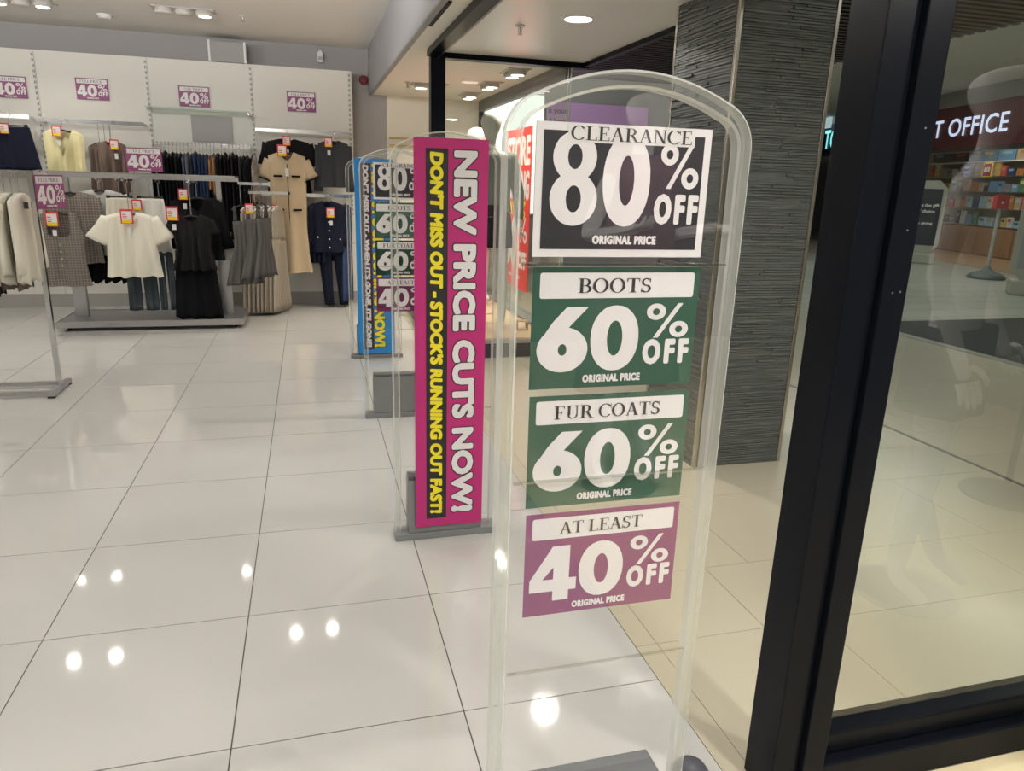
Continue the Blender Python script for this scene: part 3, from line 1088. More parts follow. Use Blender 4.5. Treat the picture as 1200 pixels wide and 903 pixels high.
# ------------------------------------------------------------------ anti-theft antennas
def antenna_path(x0=.297, x1=.683, off=0.):
    """arched outline: upright sides, tight shoulders, shallow crown"""
    r = .060-off
    zc = 1.462
    pts = [(x0, .02), (x0, .4), (x0, .8), (x0, 1.15), (x0, zc)]
    for k in range(1, 9):
        a = R(180-k*9)
        pts.append((x0+r+r*math.cos(a), zc+r*math.sin(a)))
    xs, zs = pts[-1]
    pr = (x0+x1)/2
    half = []
    for k in range(1, 8):
        u = k/8
        half.append((xs+(pr-xs)*u, zs+(1.556-off-zs)*(1-(1-u)**2)))
    left = pts+half
    return left+[(pr, 1.556-off)]+[(2*pr-x, z) for x, z in left[::-1]]


def ribbon(pts, w, d):
    """rectangular section swept in the xz plane, slightly rounded"""
    mb = MB()
    prof = [(-w/2, -d/2+.004), (-w/2+.004, -d/2), (w/2-.004, -d/2), (w/2, -d/2+.004), (w/2, d/2-.004), (w/2-.004, d/2), (-w/2+.004, d/2), (-w/2, d/2-.004)]
    n = len(prof)
    for k in range(len(pts)):
        a = Vector(pts[max(k-1, 0)])
        b = Vector(pts[min(k+1, len(pts)-1)])
        t = (b-a).normalized()
        nm = Vector((-t.y, t.x))
        for (u, v) in prof:
            mb.v.append((pts[k][0]+nm.x*u, v, pts[k][1]+nm.y*u))
    for k in range(len(pts)-1):
        for j in range(n):
            mb.f.append((k*n+j, k*n+(j+1) % n, (k+1)*n+(j+1) % n, (k+1)*n+j))
    mb.f.append(tuple(range(n))[::-1])
    mb.f.append(tuple((len(pts)-1)*n+j for j in range(n)))
    return mb


def antenna(y, label):
    t = thing('security_antenna', label, 'security gate', (0, y, 0), group='clear security antennas along the doorway')
    path = antenna_path()
    rim = ribbon(path, .026, .028).build('rim', m_rim, t, fix=True)
    rim.data.materials.append(m_edge)
    for q in range(8*(len(path)-1)):
        if q % 8 not in (1, 5):
            rim.data.polygons[q].material_index = 1
    pts = antenna_path(.311, .669, .014)
    sh = MB()
    n = len(pts)
    for yy in (-.012, -.008):
        sh.v += [(x, yy, z) for x, z in pts]
    sh.f.append(tuple(range(n)))
    sh.f.append(tuple(range(n, 2*n))[::-1])
    for k in range(n):
        j = (k+1) % n
        sh.f.append((k, j, n+j, n+k))
    sh.build('sheet', m_acry, t, fix=True)
    for z in (1.279, .914, .540):
        MB().tube([(.312, -.015, z), (.668, -.015, z)], .0032, 6).build('cross_bar', m_acryrod, t)
    MB().box(.283, .70, -.040, .040, 0, .030).build('foot_plate', m_boxgrey, t, bevel=.004)
    bxx = MB().box(.335, .635, -.035, .035, .0305, .256).build('base_box', m_boxgrey, t, bevel=.004)
    MB().box(.337, .633, -.033, .033, .2565, .272).build('lid', m_boxlid, bxx, bevel=.003)
    return t


a1 = antenna(1.10, 'tall clear acrylic security antenna nearest the camera, beside the black frame')
MB().box(.470, .500, -.037, -.0355, .236, .256).build('yellow_sticker', m_pyellow, a1)
antenna(2.70, 'clear acrylic security antenna behind the magenta banner')
antenna(4.30, 'clear acrylic security antenna with grey base box, between the two banners')
antenna(5.87, 'clear acrylic security antenna behind the blue banner')
sign_stack(1.0945, 'the nearest clear antenna')
sign_stack(4.288, 'the antenna between the banners', .362)

# ------------------------------------------------------------------ banners


def banner(y, label, base, main, side, x0=.363, x1=.632, z0=.060, z1=1.545, maincol=m_pw, sidecol=m_pyellow, mx=(.124, .198), sx=(.046, .118), hx=0., fat=.0062):
    t = thing('upright_banner', label, 'banner', (x0, y, z0), 0, 'tall banners on the antenna bases')
    W, H = x1-x0, z1-z0
    MB().box(0, W, 0, .010, 0, H).build('board', base, t, bevel=.0015)
    strip = MB().box(.042, .122, -.0008, 0, .035, H-.035).build('black_strip', m_pk, t)
    sp = text_poly(side, H-.105, .050, fat*.62, spacing=1.)
    sp.v = [(v[0]+v[2]*.08, v[1], v[2]) for v in sp.v]
    s = rot_cw(sp, .0565, H-.047, -.0014)
    s.build('strip_lettering', sidecol, strip)
    k = MB()
    tx = text_poly(main, H-.085, .096, fat+.0045, spacing=1.02)
    rot_cw(tx, .1375+hx, H-.035, -.0006, k)
    k.build('letter_outline', m_pk, t)
    k = MB()
    tx = text_poly(main, H-.094, .087, fat+.0003, spacing=1.02)
    rot_cw(tx, .142+hx, H-.0395, -.0012, k)
    k.build('headline_lettering', maincol, t)
    return t


banner(2.650, 'tall magenta NEW PRICE CUTS NOW! banner with yellow side text', m_ppink, 'NEW PRICE CUTS NOW!', "DON'T MISS OUT - STOCK'S RUNNING OUT FAST!")
banner(5.82, "tall blue banner with yellow headline and white DON'T MISS OUT strip", m_pblue, 'NEW STOCK COMING NOW!', "DON'T MISS OUT - WHEN IT'S GONE, IT'S GONE!", x0=.347, x1=.636, z0=.04, z1=1.548,
       maincol=m_pyellow, sidecol=m_pw, hx=-.016)

# wall signs and rack signs
for i, (x, z) in enumerate(((-2.885, 2.055), (-2.165, 2.077), (-1.225, 2.060), (-.165, 2.068))):
    sale_sign('sale_sign', 'purple FULL PRICE 40% OFF sign on the wall '+('above the navy shorts', 'above the pale yellow waistcoat', 'above the glass shelf', 'above the beige dress')[i],
              (x, 8.588, z), 'FULL PRICE', '40', m_ppurple, group='purple sale signs on the back wall', serifw=.20)
sg = sale_sign('rack_sign', 'purple FULL PRICE 40% OFF sign standing on the low rack', (-1.535, 7.40, 1.405), 'FULL PRICE', '40', m_ppurple, serifw=.20)
sg2 = sale_sign('rail_end_sign', 'purple 40% OFF sign clipped to the end of the chrome rail of white blouses', (-1.555, 5.05, 1.165), 'FULL PRICE', '40', m_ppurple, serifw=.20, rz=R(75))
MB().tube([(.14, .006, .13), (.11, .055, .13), (.15, .075, .13)], .004, 6).build('clip', m_chrome, sg2)
MB().tube([(.05, .003, -.02), (.05, .003, .02)], .003, 6).tube([(.24, .003, -.02), (.24, .003, .02)], .003, 6).build('clip', m_chrome, sg)

# ------------------------------------------------------------------ garments
garn = random.Random(11)


def cloth(pieces, depth=.05, folds=6, amp=.008, nx=18, nz=14, seed=0, power=2.2, hemwave=.0):
    """hanging cloth body: each piece is rows (z, xleft, xright) from top to bottom, padded front and back"""
    mb = MB()
    rg = random.Random(seed)
    ph = rg.uniform(0, 6)
    ph2 = rg.uniform(0, 6)
    ztop = max(r[0] for p in pieces for r in p)
    zbot = min(r[0] for p in pieces for r in p)
    for rows_ in pieces:
        zs = []
        for k in range(len(rows_)-1):
            n = max(2, int(nz*(rows_[k][0]-rows_[k+1][0])/(ztop-zbot+1e-6))+1)
            for q in range(n):
                u = q/n
                a, b = rows_[k], rows_[k+1]
                zs.append([a[j]+(b[j]-a[j])*u for j in range(3)])
        zs.append(list(rows_[-1]))
        i0 = len(mb.v)
        last = len(zs)-1
        for ki, (z, xl, xr) in enumerate(zs):
            drop = (ztop-z)/(ztop-zbot+1e-6)
            wd = xr-xl
            dd = min(depth, wd*.45)
            ring = []
            for side in (-1, 1):
                for q in range(nx+1):
                    u = -1+2*q/nx
                    u = u*side*-1
                    th = max(0, 1-abs(u)**power)**.5
                    x = (xl+xr)/2+u*wd/2
                    fy = side*(dd*(.35+.65*th) if abs(u) < .999 else 0)
                    wv = math.sin(u*folds*PI/2+ph)+.5*math.sin(u*folds*1.7+ph2)
                    fy += amp*wv*(.15+.85*drop)*(1 if abs(u) < .999 else 0)
                    zz = z
                    if ki == last:
                        zz += hemwave*math.sin(u*folds*PI/2+ph)
                    ring.append((x, fy, zz))
            mb.v += ring
        m = 2*(nx+1)
        for k in range(len(zs)-1):
            for j in range(m):
                mb.f.append((i0+k*m+j, i0+k*m+(j+1) % m, i0+(k+1)*m+(j+1) % m, i0+(k+1)*m+j))
        mb.f.append(tuple(i0+j for j in range(m))[::-1])
        mb.f.append(tuple(i0+(len(zs)-1)*m+j for j in range(m)))
    return mb


def bodice(w, h, neck=.07, fdrop=.12, slope=.035, waist=.92, hem=1., depth=.05, folds=6, amp=.008, seed=0, vneck=False, npow=2.6, straps=None, armdrop=None, hemwave=0., nx=26, nz=14, top=.93):
    """sleeveless top: the front edge dips for the neckline, the back edge stays high; z = 0 at the hem"""
    mb = MB()
    rg = random.Random(seed)
    ph, ph2, ph3 = rg.uniform(0, 6), rg.uniform(0, 6), rg.uniform(0, 6)
    hw = w/2
    armdrop = armdrop or h*.32
    straps = straps or hw*top

    def half(z):
        d = h-z
        if d < armdrop:
            u = d/armdrop
            return straps+(hw*.97-straps)*u**2.2
        zz = z/(h-armdrop)
        if zz > .5:
            u = (zz-.5)*2
            return hw*(waist+(.97-waist)*u)
        u = 1-zz*2
        return hw*(waist+(hem-waist)*u**1.3)

    def topz(x, front):
        a = abs(x)
        nk = neck
        if a < nk:
            dr = fdrop if front else .018
            if not front:
                return h-dr*(1-(a/nk)**2)
            return h-dr*((1-a/nk) if vneck else (1-(a/nk)**npow))
        return h-slope*(a-nk)/max(straps-nk, .01)
    for side in (-1, 1):
        for k in range(nz+1):
            t_ = k/nz
            for q in range(nx+1):
                u = -1+2*q/nx
                zt = topz(u*straps, side < 0)
                z = zt+(0-zt)*t_
                x = u*half(z)
                th = max(0, 1-abs(u)**2.4)**.5
                drop = 1-z/h
                edge = abs(u) > .999
                fy = 0 if edge else side*min(depth, hw*.6)*(.22+.78*th)*(.35+.65*min(1, drop*3+.15))
                wv = math.sin(u*folds*PI/2+ph+.8*drop)+.6*math.sin(u*folds*2.3+ph2)+.5*math.sin(u*3+drop*5+ph3)
                if not edge:
                    fy += amp*2.4*wv*(.12+1.0*drop)
                zz = z+(hemwave*math.sin(u*folds*PI/2+ph) if k == nz else 0)
                mb.v.append((x, fy, zz))
    n1 = (nx+1)*(nz+1)
    for sd_ in (0, 1):
        for k in range(nz):
            for q in range(nx):
                a = sd_*n1+k*(nx+1)+q
                f = (a, a+1, a+nx+2, a+nx+1)
                mb.f.append(f if sd_ else f[::-1])
    for k in range(nz):
        for q in (0, nx):
            a, b = k*(nx+1)+q, (k+1)*(nx+1)+q
            mb.f.append((a, b, b+n1, a+n1) if q == 0 else (a, a+n1, b+n1, b))
    for q in range(nx):
        xm = (-1+2*(q+.5)/nx)*straps
        a = q
        if abs(xm) > neck:
            mb.f.append((a, a+1, a+1+n1, a+n1))
    return mb


def price_tag(parent, x, y, z, big=1., yel=True):
    w_, h_ = .040*big, .085*big
    t = MB().box(x-w_, x+w_, y, y+.002, z-.012*big, z+h_).build('price_tag', m_tagred, parent)
    MB().box(x-w_*.78, x+w_*.78, y-.0015, y-.0002, z+.004*big, z+h_*.84).build('white_label', m_plabel, t)
    bars = MB()
    for q in range(3):
        bars.box(x-w_*.66, x-w_*(-.05 if q % 2 else .1), y-.0024, y-.0016, z+.018*big+q*.014*big, z+.024*big+q*.014*big)
    bars.build('label_print', m_tagred, t)
    if yel:
        MB().box(x-w_*.78, x+w_*.78, y-.0024, y-.0016, z-.008*big, z+.014*big).build('yellow_price_strip', m_tagyel, t)


def hanger(parent, xc, z, half, hook, y=0., m=None, clip=False, hook_m=None):
    m = m or m_blackmatt
    if clip:
        h = MB().tube([(xc-half, y, z), (xc+half, y, z)], .006, 6)
        h.box(xc-half-.012, xc-half+.016, y-.012, y+.012, z-.045, z+.012).box(xc+half-.016, xc+half+.012, y-.012, y+.012, z-.045, z+.012)
    else:
        h = MB().tube([(xc-half, y, z-.045), (xc-half*.5, y, z-.018), (xc, y, z), (xc+half*.5, y, z-.018), (xc+half, y, z-.045)], .008, 6)
    h.build('hanger', m, parent)
    pts = [(xc, y, z)]
    pts.append((xc, y, hook-.028))
    for k in range(6):
        a = R(-60+48*k)
        pts.append((xc+.016*math.cos(a)-.002, y, hook-.014+.018*math.sin(a)))
    MB().tube(pts, .0022, 6).build('hook', hook_m or m_chrome, parent)


def sleeve(parent, m, p0, p1, r0, r1, seed=0, y=0.):
    mb = MB()
    n = 12
    pts = [Vector(p0).lerp(Vector(p1), k/6) for k in range(7)]
    i0 = 0
    ax = (Vector(p1)-Vector(p0)).normalized()
    side = ax.cross(Vector((0, 1, 0))).normalized()
    for k, p in enumerate(pts):
        r = r0+(r1-r0)*(k/6)**.8
        for j in range(n):
            a = 2*PI*j/n
            rr = r*(1+.07*math.sin(3*a+k+seed))
            mb.v.append(tuple(p+side*rr*math.cos(a)+Vector((0, 1, 0))*rr*.42*math.sin(a)))
    for k in range(6):
        for j in range(n):
            mb.f.append((k*n+j, k*n+(j+1) % n, (k+1)*n+(j+1) % n, (k+1)*n+j))
    mb.f.append(tuple(range(n))[::-1])
    mb.f.append(tuple(6*n+j for j in range(n)))
    mb.build('sleeve', m, parent, smooth=True, fix=True)


def buttons(parent, xs, y, m, r=.009):
    b = MB()
    for x, z in xs:
        o = MB().lathe(0, 0, [(r, 0), (r*.9, .004)], 12)
        i = len(b.v)
        b.v += [(x+v[0], y-v[2], z+v[1]) for v in o.v]
        b.f += [tuple(i+q for q in f) for f in o.f]
    return b


# --- low rack in the middle
rk = thing('clothes_rack', 'low steel clothes rack on a castor platform, holding the checked top and white blouse', 'clothes rack', (0, 0, 0))
MB().box(-2.20, -.64, 7.22, 7.86, .062, .085).build('platform', mat('rack_platform', (.20, .20, .205), .35, metal=.4), rk)
MB().box(-2.21, -.63, 7.205, 7.22, .035, .09).box(-2.21, -.63, 7.86, 7.875, .035, .09).box(-2.21, -2.2, 7.22, 7.86, .035, .09).box(-.64, -.63, 7.22, 7.86, .035, .09).build('platform_rim', m_steel, rk)
for x in (-2.13, -.71):
    for y in (7.30, 7.78):
        c_ = MB().tube([(x-.012, y, .018), (x+.012, y, .018)], .018, 14).build('castor', m_blackmatt, rk)
        MB().box(x-.016, x+.016, y-.010, y+.010, .032, .061).build('castor_fork', m_steel, c_)
for x in (-2.07, -.80):
    MB().box(x-.055, x+.055, 7.50, 7.56, .085, .62).box(x-.022, x+.022, 7.51, 7.55, .62, 1.345).build('upright', m_steel, rk)
MB().box(-2.20, -.62, 7.52, 7.54, 1.335, 1.375).build('top_rail', m_steel, rk)
MB().box(-2.20, -.62, 7.30, 7.31, 1.375, 1.387).box(-2.20, -.62, 7.75, 7.76, 1.375, 1.387).box(-2.2, -2.19, 7.30, 7.76, 1.375, 1.387).box(-.63, -.62, 7.30, 7.76, 1.375, 1.387).build('top_frame', m_chrome, rk)
for x in (-2.08, -1.535, -1.01):
    MB().box(x-.008, x+.008, 7.16, 7.53, 1.318, 1.334).box(x-.008, x+.008, 7.15, 7.162, 1.318, 1.35).build('face_out_arm', m_chrome, rk)
MB().box(-.62, -.34, 7.50, 7.515, 1.31, 1.335).box(-.35, -.335, 7.46, 7.55, 1.30, 1.345).build('side_arm', m_chrome, rk)


def front_top(name, label, cat, x, y, zhem, w, h, fabm, hook, sleeves=None, neck=.07, drop=.12, waist=.92, hem=1., folds=6, amp=.008, tagat=None, hemwave=0., slope=.035, depth=.05,
              tagbig=1., group=None, btn=None, clip=False, seed=None, straps=None, vneck=False, npow=2.6):
    t = thing(name, label, cat, (x, y, zhem), 0, group)
    sd_ = seed if seed is not None else garn.randint(0, 999)
    bodice(w, h, neck, drop, slope, waist, hem, depth, folds, amp, sd_, vneck, npow, straps, hemwave=hemwave).build('body', F[fabm], t, smooth=True)
    hanger(t, 0, h-.012, min(w*.40, (straps or w*.44)), hook-zhem)
    if sleeves:
        for s in (-1, 1):
            dx, dz, ra, rb = sleeves
            sleeve(t, F[fabm], (s*w*.40, 0, h-.055), (s*(w*.40+dx), 0, h-.055-dz), ra, rb, seed=s)
    if btn:
        buttons(t, btn[0], -depth-.012, None, btn[2]).build('buttons', btn[1], t)
    if tagat:
        price_tag(t, tagat[0], -depth-.03, tagat[1], tagbig)
        MB().box(tagat[0]-.012, tagat[0]+.02, -depth-.012, -depth-.010, tagat[1]-.095, tagat[1]-.045).build('care_label', m_plabel, t)
    return t


m_btnbrass = mat('brass_button', (.6, .5, .28), .3, metal=.9)
m_btngrey = mat('grey_button', (.30, .28, .26), .4)
m_btnwhite = mat('white_button', (.75, .74, .7), .4)
front_top('checked_top', 'grey checked sleeveless button top at the left front of the low rack', 'top', -2.070, 7.20, .415, .385, .64, 'check', 1.334, neck=.085, drop=.215, waist=.90, hem=1.05, folds=4, amp=.006,
          tagat=(-.03, .53), btn=([(0, .36), (0, .30), (0, .24), (0, .18)], m_btngrey, .010), slope=.03, tagbig=1.25, straps=.140, npow=7)
front_top('white_blouse', 'white puff sleeved blouse at the front of the low rack', 'blouse', -1.505, 7.15, .500, .410, .56, 'cream_white', 1.334, sleeves=(.10, .20, .060, .105), neck=.06, drop=.06, waist=1.02, hem=1.12,
          folds=7, amp=.010, hemwave=.005, tagat=(-.005, .48), tagbig=1.25, btn=([(.02, .33), (.02, .25), (.02, .17)], m_btnwhite, .006))
front_top('peplum_top', 'black peplum top at the right front of the low rack', 'top', -1.010, 7.17, .560, .340, .49, 'softblack', 1.334, neck=.07, drop=.06, waist=.86, hem=1.15, folds=9, amp=.013, tagat=(-.14, .45), tagbig=1.25,
          hemwave=.006, sleeves=(.05, .12, .05, .06))
# garments hanging behind on the rack
front_top('grey_jacket', 'grey checked jacket behind the checked sleeveless top', 'jacket', -1.99, 7.33, .60, .42, .62, 'check', 1.334, neck=.06, drop=.05, folds=5, amp=.012, sleeves=(.05, .36, .055, .05))
front_top('grey_blouse', 'pale grey blouse hanging behind the checked top', 'blouse', -1.78, 7.43, .66, .38, .58, 'pale_grey', 1.334, neck=.05, drop=.05, folds=5, amp=.012, sleeves=(.10, .30, .06, .06))
front_top('black_frill_top', 'black top with ragged hem low on the rack behind the checked top', 'top', -1.80, 7.46, .42, .40, .48, 'black', 1.334, folds=11, amp=.02, hemwave=.02)


def skirt(name, label, cat, x, y, ztop, zbot, wt, wb, fabm, hook, folds=9, amp=.015, depth=.045, group=None, hemwave=.01, tagat=None, clip=True, rz=0):
    t = thing(name, label, cat, (x, y, zbot), rz, group)
    h = ztop-zbot
    cloth([[(h, -wt/2, wt/2), (h*.93, -wt/2*1.02, wt/2*1.02), (h*.5, -(wt+wb)/4, (wt+wb)/4), (0, -wb/2, wb/2)]], depth, folds, amp, seed=garn.randint(0, 999), hemwave=hemwave).build('body', F[fabm], t, smooth=True, fix=True)
    hanger(t, 0, h+.012, wt*.42, hook-zbot, clip=clip)
    if tagat:
        price_tag(t, tagat[0], -depth-.03, tagat[1])
    return t


skirt('ivory_skirt', 'ivory skirt clipped behind the white blouse, left one', 'skirt', -1.60, 7.30, 1.17, .74, .22, .30, 'ivory', 1.334)
skirt('white_skirt', 'white skirt clipped behind the white blouse, right one', 'skirt', -1.36, 7.34, 1.17, .70, .22, .30, 'white', 1.334, tagat=(-.10, .38))
skirt('black_maxi_skirt', 'long black skirt reaching down to the rack platform', 'skirt', -1.02, 7.28, .72, .100, .33, .42, 'black', 1.334, folds=7, amp=.012, clip=True)
front_top('black_blouse', 'black blouse hung behind the black peplum top', 'blouse', -.98, 7.40, .62, .42, .58, 'black', 1.334, folds=5, amp=.012, sleeves=(.08, .42, .06, .05), tagat=(-.10, .56))
for i, (x, lab) in enumerate(((-1.50, 'slate grey wide trousers below the white blouse, left pair'), (-1.29, 'slate grey trousers below the white blouse, right pair'))):
    t = thing('grey_trousers', lab, 'trousers', (x, 7.36, .165-.0*i), 0, 'slate grey trousers on the low rack')
    w_ = .25 if i == 0 else .14
    cloth([[(.80, -w_/2*.8, w_/2*.8), (.60, -w_/2*.92, w_/2*.92), (.50, -w_/2, w_/2)], [(.52, -w_/2, -.004), (0, -w_/2*1.05, -.012)], [(.52, .004, w_/2), (0, .012, w_/2*1.05)]], .04, 3, .008, seed=i).build('body', F['slate'], t, smooth=True, fix=True)
    hanger(t, 0, .81, w_*.4, 1.334-.165, clip=True)


def side_garment(name, label, cat, x, y, ztop, length, depthw, fabm, thick=.03, group=None, rz=PI/2, hook=None, folds=5, amp=.01, flare=1., hm=None, shoulder=.04):
    """a garment hung edge-on: its width runs along y"""
    t = thing(name, label, cat, (x, y, ztop-length), rz, group)
    hw = depthw/2
    cloth([[(length, -hw*.25, hw*.25), (length-shoulder, -hw*.9, hw*.9), (length*.55, -hw*.88, hw*.88), (0, -hw*flare, hw*flare)]], thick, folds, amp, nx=12, nz=9, seed=garn.randint(0, 9999), hemwave=.012).build('body', F[fabm], t, smooth=True, fix=True)
    hanger(t, 0, length+.006, hw*.8, (hook or ztop+.06)-(ztop-length), m=hm)
    return t


# packed rail in bay three
cols = [('black', 'black'), ('darkgreen', 'very dark green'), ('black', 'black'), ('darkgreen', 'dark green'), ('black', 'black'), ('black', 'black'), ('darkgreen', 'very dark green'), ('black', 'black'),
        ('blueprint', 'blue and white patterned'), ('blueprint', 'blue patterned'), ('charcoal', 'charcoal'), ('denim', 'denim blue'), ('denim', 'denim blue'), ('denim', 'mid blue'), ('denim', 'dark blue'),
        ('tan', 'rust tan'), ('tan', 'tan'), ('navy', 'navy'), ('black', 'black'), ('plum', 'dark plum'), ('black', 'black'), ('plum', 'plum black'), ('black', 'black'), ('charcoal', 'charcoal'), ('black', 'black'), ('black', 'black')]
cnt = {}
tot = {}
for f, d in cols:
    tot[d] = tot.get(d, 0)+1
ordn = ['first', 'second', 'third', 'fourth', 'fifth', 'sixth', 'seventh', 'eighth', 'ninth', 'tenth', 'eleventh', 'twelfth', 'thirteenth', 'fourteenth', 'fifteenth']
for i, (f, d) in enumerate(cols):
    cnt[d] = cnt.get(d, 0)+1
    lab = d+' garment hung edge-on on the packed rail under the glass shelf'
    if tot[d] > 1:
        lab = '%s %s garment from the left on the packed rail under the glass shelf' % (ordn[cnt[d]-1], d)
    side_garment('hanging_garment', lab, 'garment', -1.47+i*.0355, 8.34+garn.uniform(-.015, .015), 1.60+garn.uniform(-.03, .01), (.42 if f == 'tan' else .78)+garn.uniform(-.1, .08), .40, f, .016,
                 'garments packed on the rail under the glass shelf', hook=1.70, amp=.006)
side_garment('patterned_garment', 'black and cream patterned garment hung at the right end of the packed rail', 'garment', -.512, 8.20, 1.60, .46, .26, 'blackwhite', .022, hook=1.70, rz=R(80), shoulder=.12)
side_garment('black_jacket', 'black jacket hung beside the patterned garment at the bay edge', 'jacket', -.555, 8.14, 1.56, .52, .34, 'black', .03, hook=1.70, rz=R(74), shoulder=.12)

# navy shorts and yellow waistcoat on the wall
for i in range(2):
    t = skirt('navy_shorts', ('front', 'rear')[i]+' pair of navy shorts clipped under the first wall rail', 'shorts', -2.70-i*.30, 8.30+.04*i, 1.775, 1.39, .34, .46, 'navy', 1.893, folds=8, amp=.012, tagat=(-.02 if i == 0 else .1, .33))
front_top('yellow_waistcoat', 'pale yellow wrap waistcoat hung on the back wall', 'waistcoat', -2.245, 8.27, 1.375, .365, .40, 'yellow', 1.873, neck=.085, drop=.27, waist=.92, hem=.93, folds=4, amp=.012, tagat=(-.03, .34), slope=.05, vneck=True)
wv = front_top('draped_blouse', 'taupe draped sleeveless top beside the yellow waistcoat', 'top', -1.83, 8.27, 1.20, .27, .48, 'taupe', 1.873, neck=.05, drop=.05, waist=.95, folds=5, amp=.015, tagat=(.04, .41))
for i in range(3):
    side_garment('taupe_garment', ('first', 'second', 'third')[i]+' taupe garment edge-on behind the taupe draped top', 'garment', -1.97+i*.05, 8.42, 1.66, .50, .34, 'taupe', .02, 'taupe garments on the wall', hook=1.873, rz=R(60))
# bay four
front_top('black_cardigan', 'black short sleeved top hung behind the beige dress', 'top', -.175, 8.40, 1.22, .46, .56, 'softblack', 1.873, neck=.06, drop=.06, folds=4, amp=.008, sleeves=(.06, .22, .07, .07), tagat=(-.01, .50))
dr = thing('beige_dress', 'long beige short sleeved dress with black trim on the back wall', 'dress', (-.190, 8.27, .40), 0)
bodice(.40, 1.245, .062, .085, .045, .86, 1.08, .055, 3, .007, 5, armdrop=.17, nz=24, top=.92).build('body', F['beige'], dr, smooth=True)
for s in (-1, 1):
    sleeve(dr, F['beige'], (s*.165, 0, 1.155), (s*.245, 0, .985), .060, .068, s)
    MB().obox((s*.247, 0, .975), .15, .07, .014, Vector((math.cos(.38), 0, -s*math.sin(-.38))), Vector((0, 1, 0)), Vector((s*math.sin(-.38), 0, math.cos(.38)))).build('black_cuff', F['black'], dr)
MB().box(-.004, .004, -.066, -.058, .03, 1.12).build('placket_trim', F['black'], dr)
for (x, z) in ((-.095, 1.00), (.085, 1.00), (-.095, .66), (.085, .66)):
    MB().box(x-.045, x+.045, -.070, -.058, z-.010, z+.010).build('pocket_trim', F['black'], dr)
MB().tube([(-.062, -.015, 1.245), (-.048, -.025, 1.205), (0, -.034, 1.162), (.048, -.025, 1.205), (.062, -.015, 1.245)], .005, 6).build('neck_trim', F['black'], dr)
hanger(dr, 0, 1.235, .16, 1.873-.40)
price_tag(dr, -.04, -.085, 1.21, 1.2)
MB().box(-.02, .015, -.078, -.076, 1.00, 1.08).build('care_label', m_plabel, dr)
front_top('grey_jumper', 'dark grey long sleeved jumper hung at the right end of the back wall', 'jumper', .285, 8.30, 1.30, .33, .48, 'charcoal', 1.873, neck=.05, drop=.05, folds=4, amp=.006, sleeves=(.035, .47, .055, .045), tagat=(-.05, .42))
sj = front_top('navy_jacket', 'navy double breasted jacket hung low at the right end of the back wall', 'jacket', .20, 8.28, .62, .34, .54, 'navy', 1.228, neck=.045, drop=.07, folds=3, amp=.006, sleeves=(.035, .42, .055, .05), tagat=(.03, .38), tagbig=1.1,
               btn=([(.01, .32), (.01, .23), (.01, .14), (.01, .05), (-.11, .16), (.125, .14)], m_btnwhite, .009))
t = thing('navy_trousers', 'navy trousers below the navy jacket', 'trousers', (.24, 8.34, .03), 0)
cloth([[(.80, -.13, .13), (.55, -.15, .15)], [(.56, -.15, -.01), (0, -.10, .0)], [(.56, .01, .15), (0, .06, .155)]], .05, 3, .008, seed=2).build('body', F['navy'], t, smooth=True, fix=True)
hanger(t, 0, .81, .11, 1.19, clip=True)
for i in range(4):
    side_garment('navy_garment', ('first', 'second', 'third', 'fourth')[i]+' navy coat edge-on left of the navy jacket', 'coat', .06+i*.045, 8.42, 1.12, .62, .38, 'navy', .022, 'navy coats on the lower rail', hook=1.228, rz=R(70))
side_garment('blue_denim_garment', 'dark denim garment edge-on at the right end of the lower rail', 'garment', .40, 8.40, 1.12, 1.05, .34, 'denim', .03, hook=1.228, rz=R(70))

# pleated dresses on a short arm from the wall
ar = thing('projecting_arm', 'short chrome arm carrying the stone coloured pleated dresses', 'rail', (0, 0, 0))
MB().box(-.59, -.17, 8.00, 8.02, 1.22, 1.245).box(-.59, -.57, 8.0, 8.58, 1.22, 1.245).box(-.19, -.17, 8.0, 8.58, 1.22, 1.245).build('bar', m_chrome, ar)
for i in range(8):
    x = -.60+i*.042
    t = thing('pleated_dress', ('%s stone pleated dress from the left on the short chrome arm' % ordn[i]), 'dress', (x, 8.02, .035), R(66), 'stone pleated dresses')
    cloth([[(1.06, -.05, .05), (.99, -.12, .12), (.72, -.13, .13)], [(.74, -.13, .13), (.40, -.15, .15), (0, -.19, .19)]], .020, 22, .011, nx=70, seed=i, hemwave=.008).build('body', F['stone'], t, smooth=True, fix=True)
    hanger(t, 0, 1.065, .12, 1.262-.035, m=m_white)
    if i in (5,):
        price_tag(t, 0, -.06, 1.0)
for i, (x, yy, zz, hh) in enumerate(((-.60, 7.38, .40, .72), (-.50, 7.42, .45, .68), (-.42, 7.46, .46, .68))):
    t = thing('grey_dress', ('front', 'middle', 'rear')[i]+' grey strappy flared dress at the right end of the low rack', 'dress', (x, yy, zz), R((28, 45, 60)[i]), 'grey strappy dresses')
    cloth([[(hh, -.075, -.055), (hh*.80, -.08, -.045)], [(hh, .055, .075), (hh*.80, .045, .08)], [(hh*.81, -.09, .09), (hh*.52, -.085, .085), (0, -.19, .19)]], .035, 9, .018, seed=i+20, hemwave=.01).build('body', F['greydress'], t, smooth=True, fix=True)
    hanger(t, 0, hh+.01, .09, 1.332-zz)
    if i == 0:
        price_tag(t, .05, -.06, hh*.92)

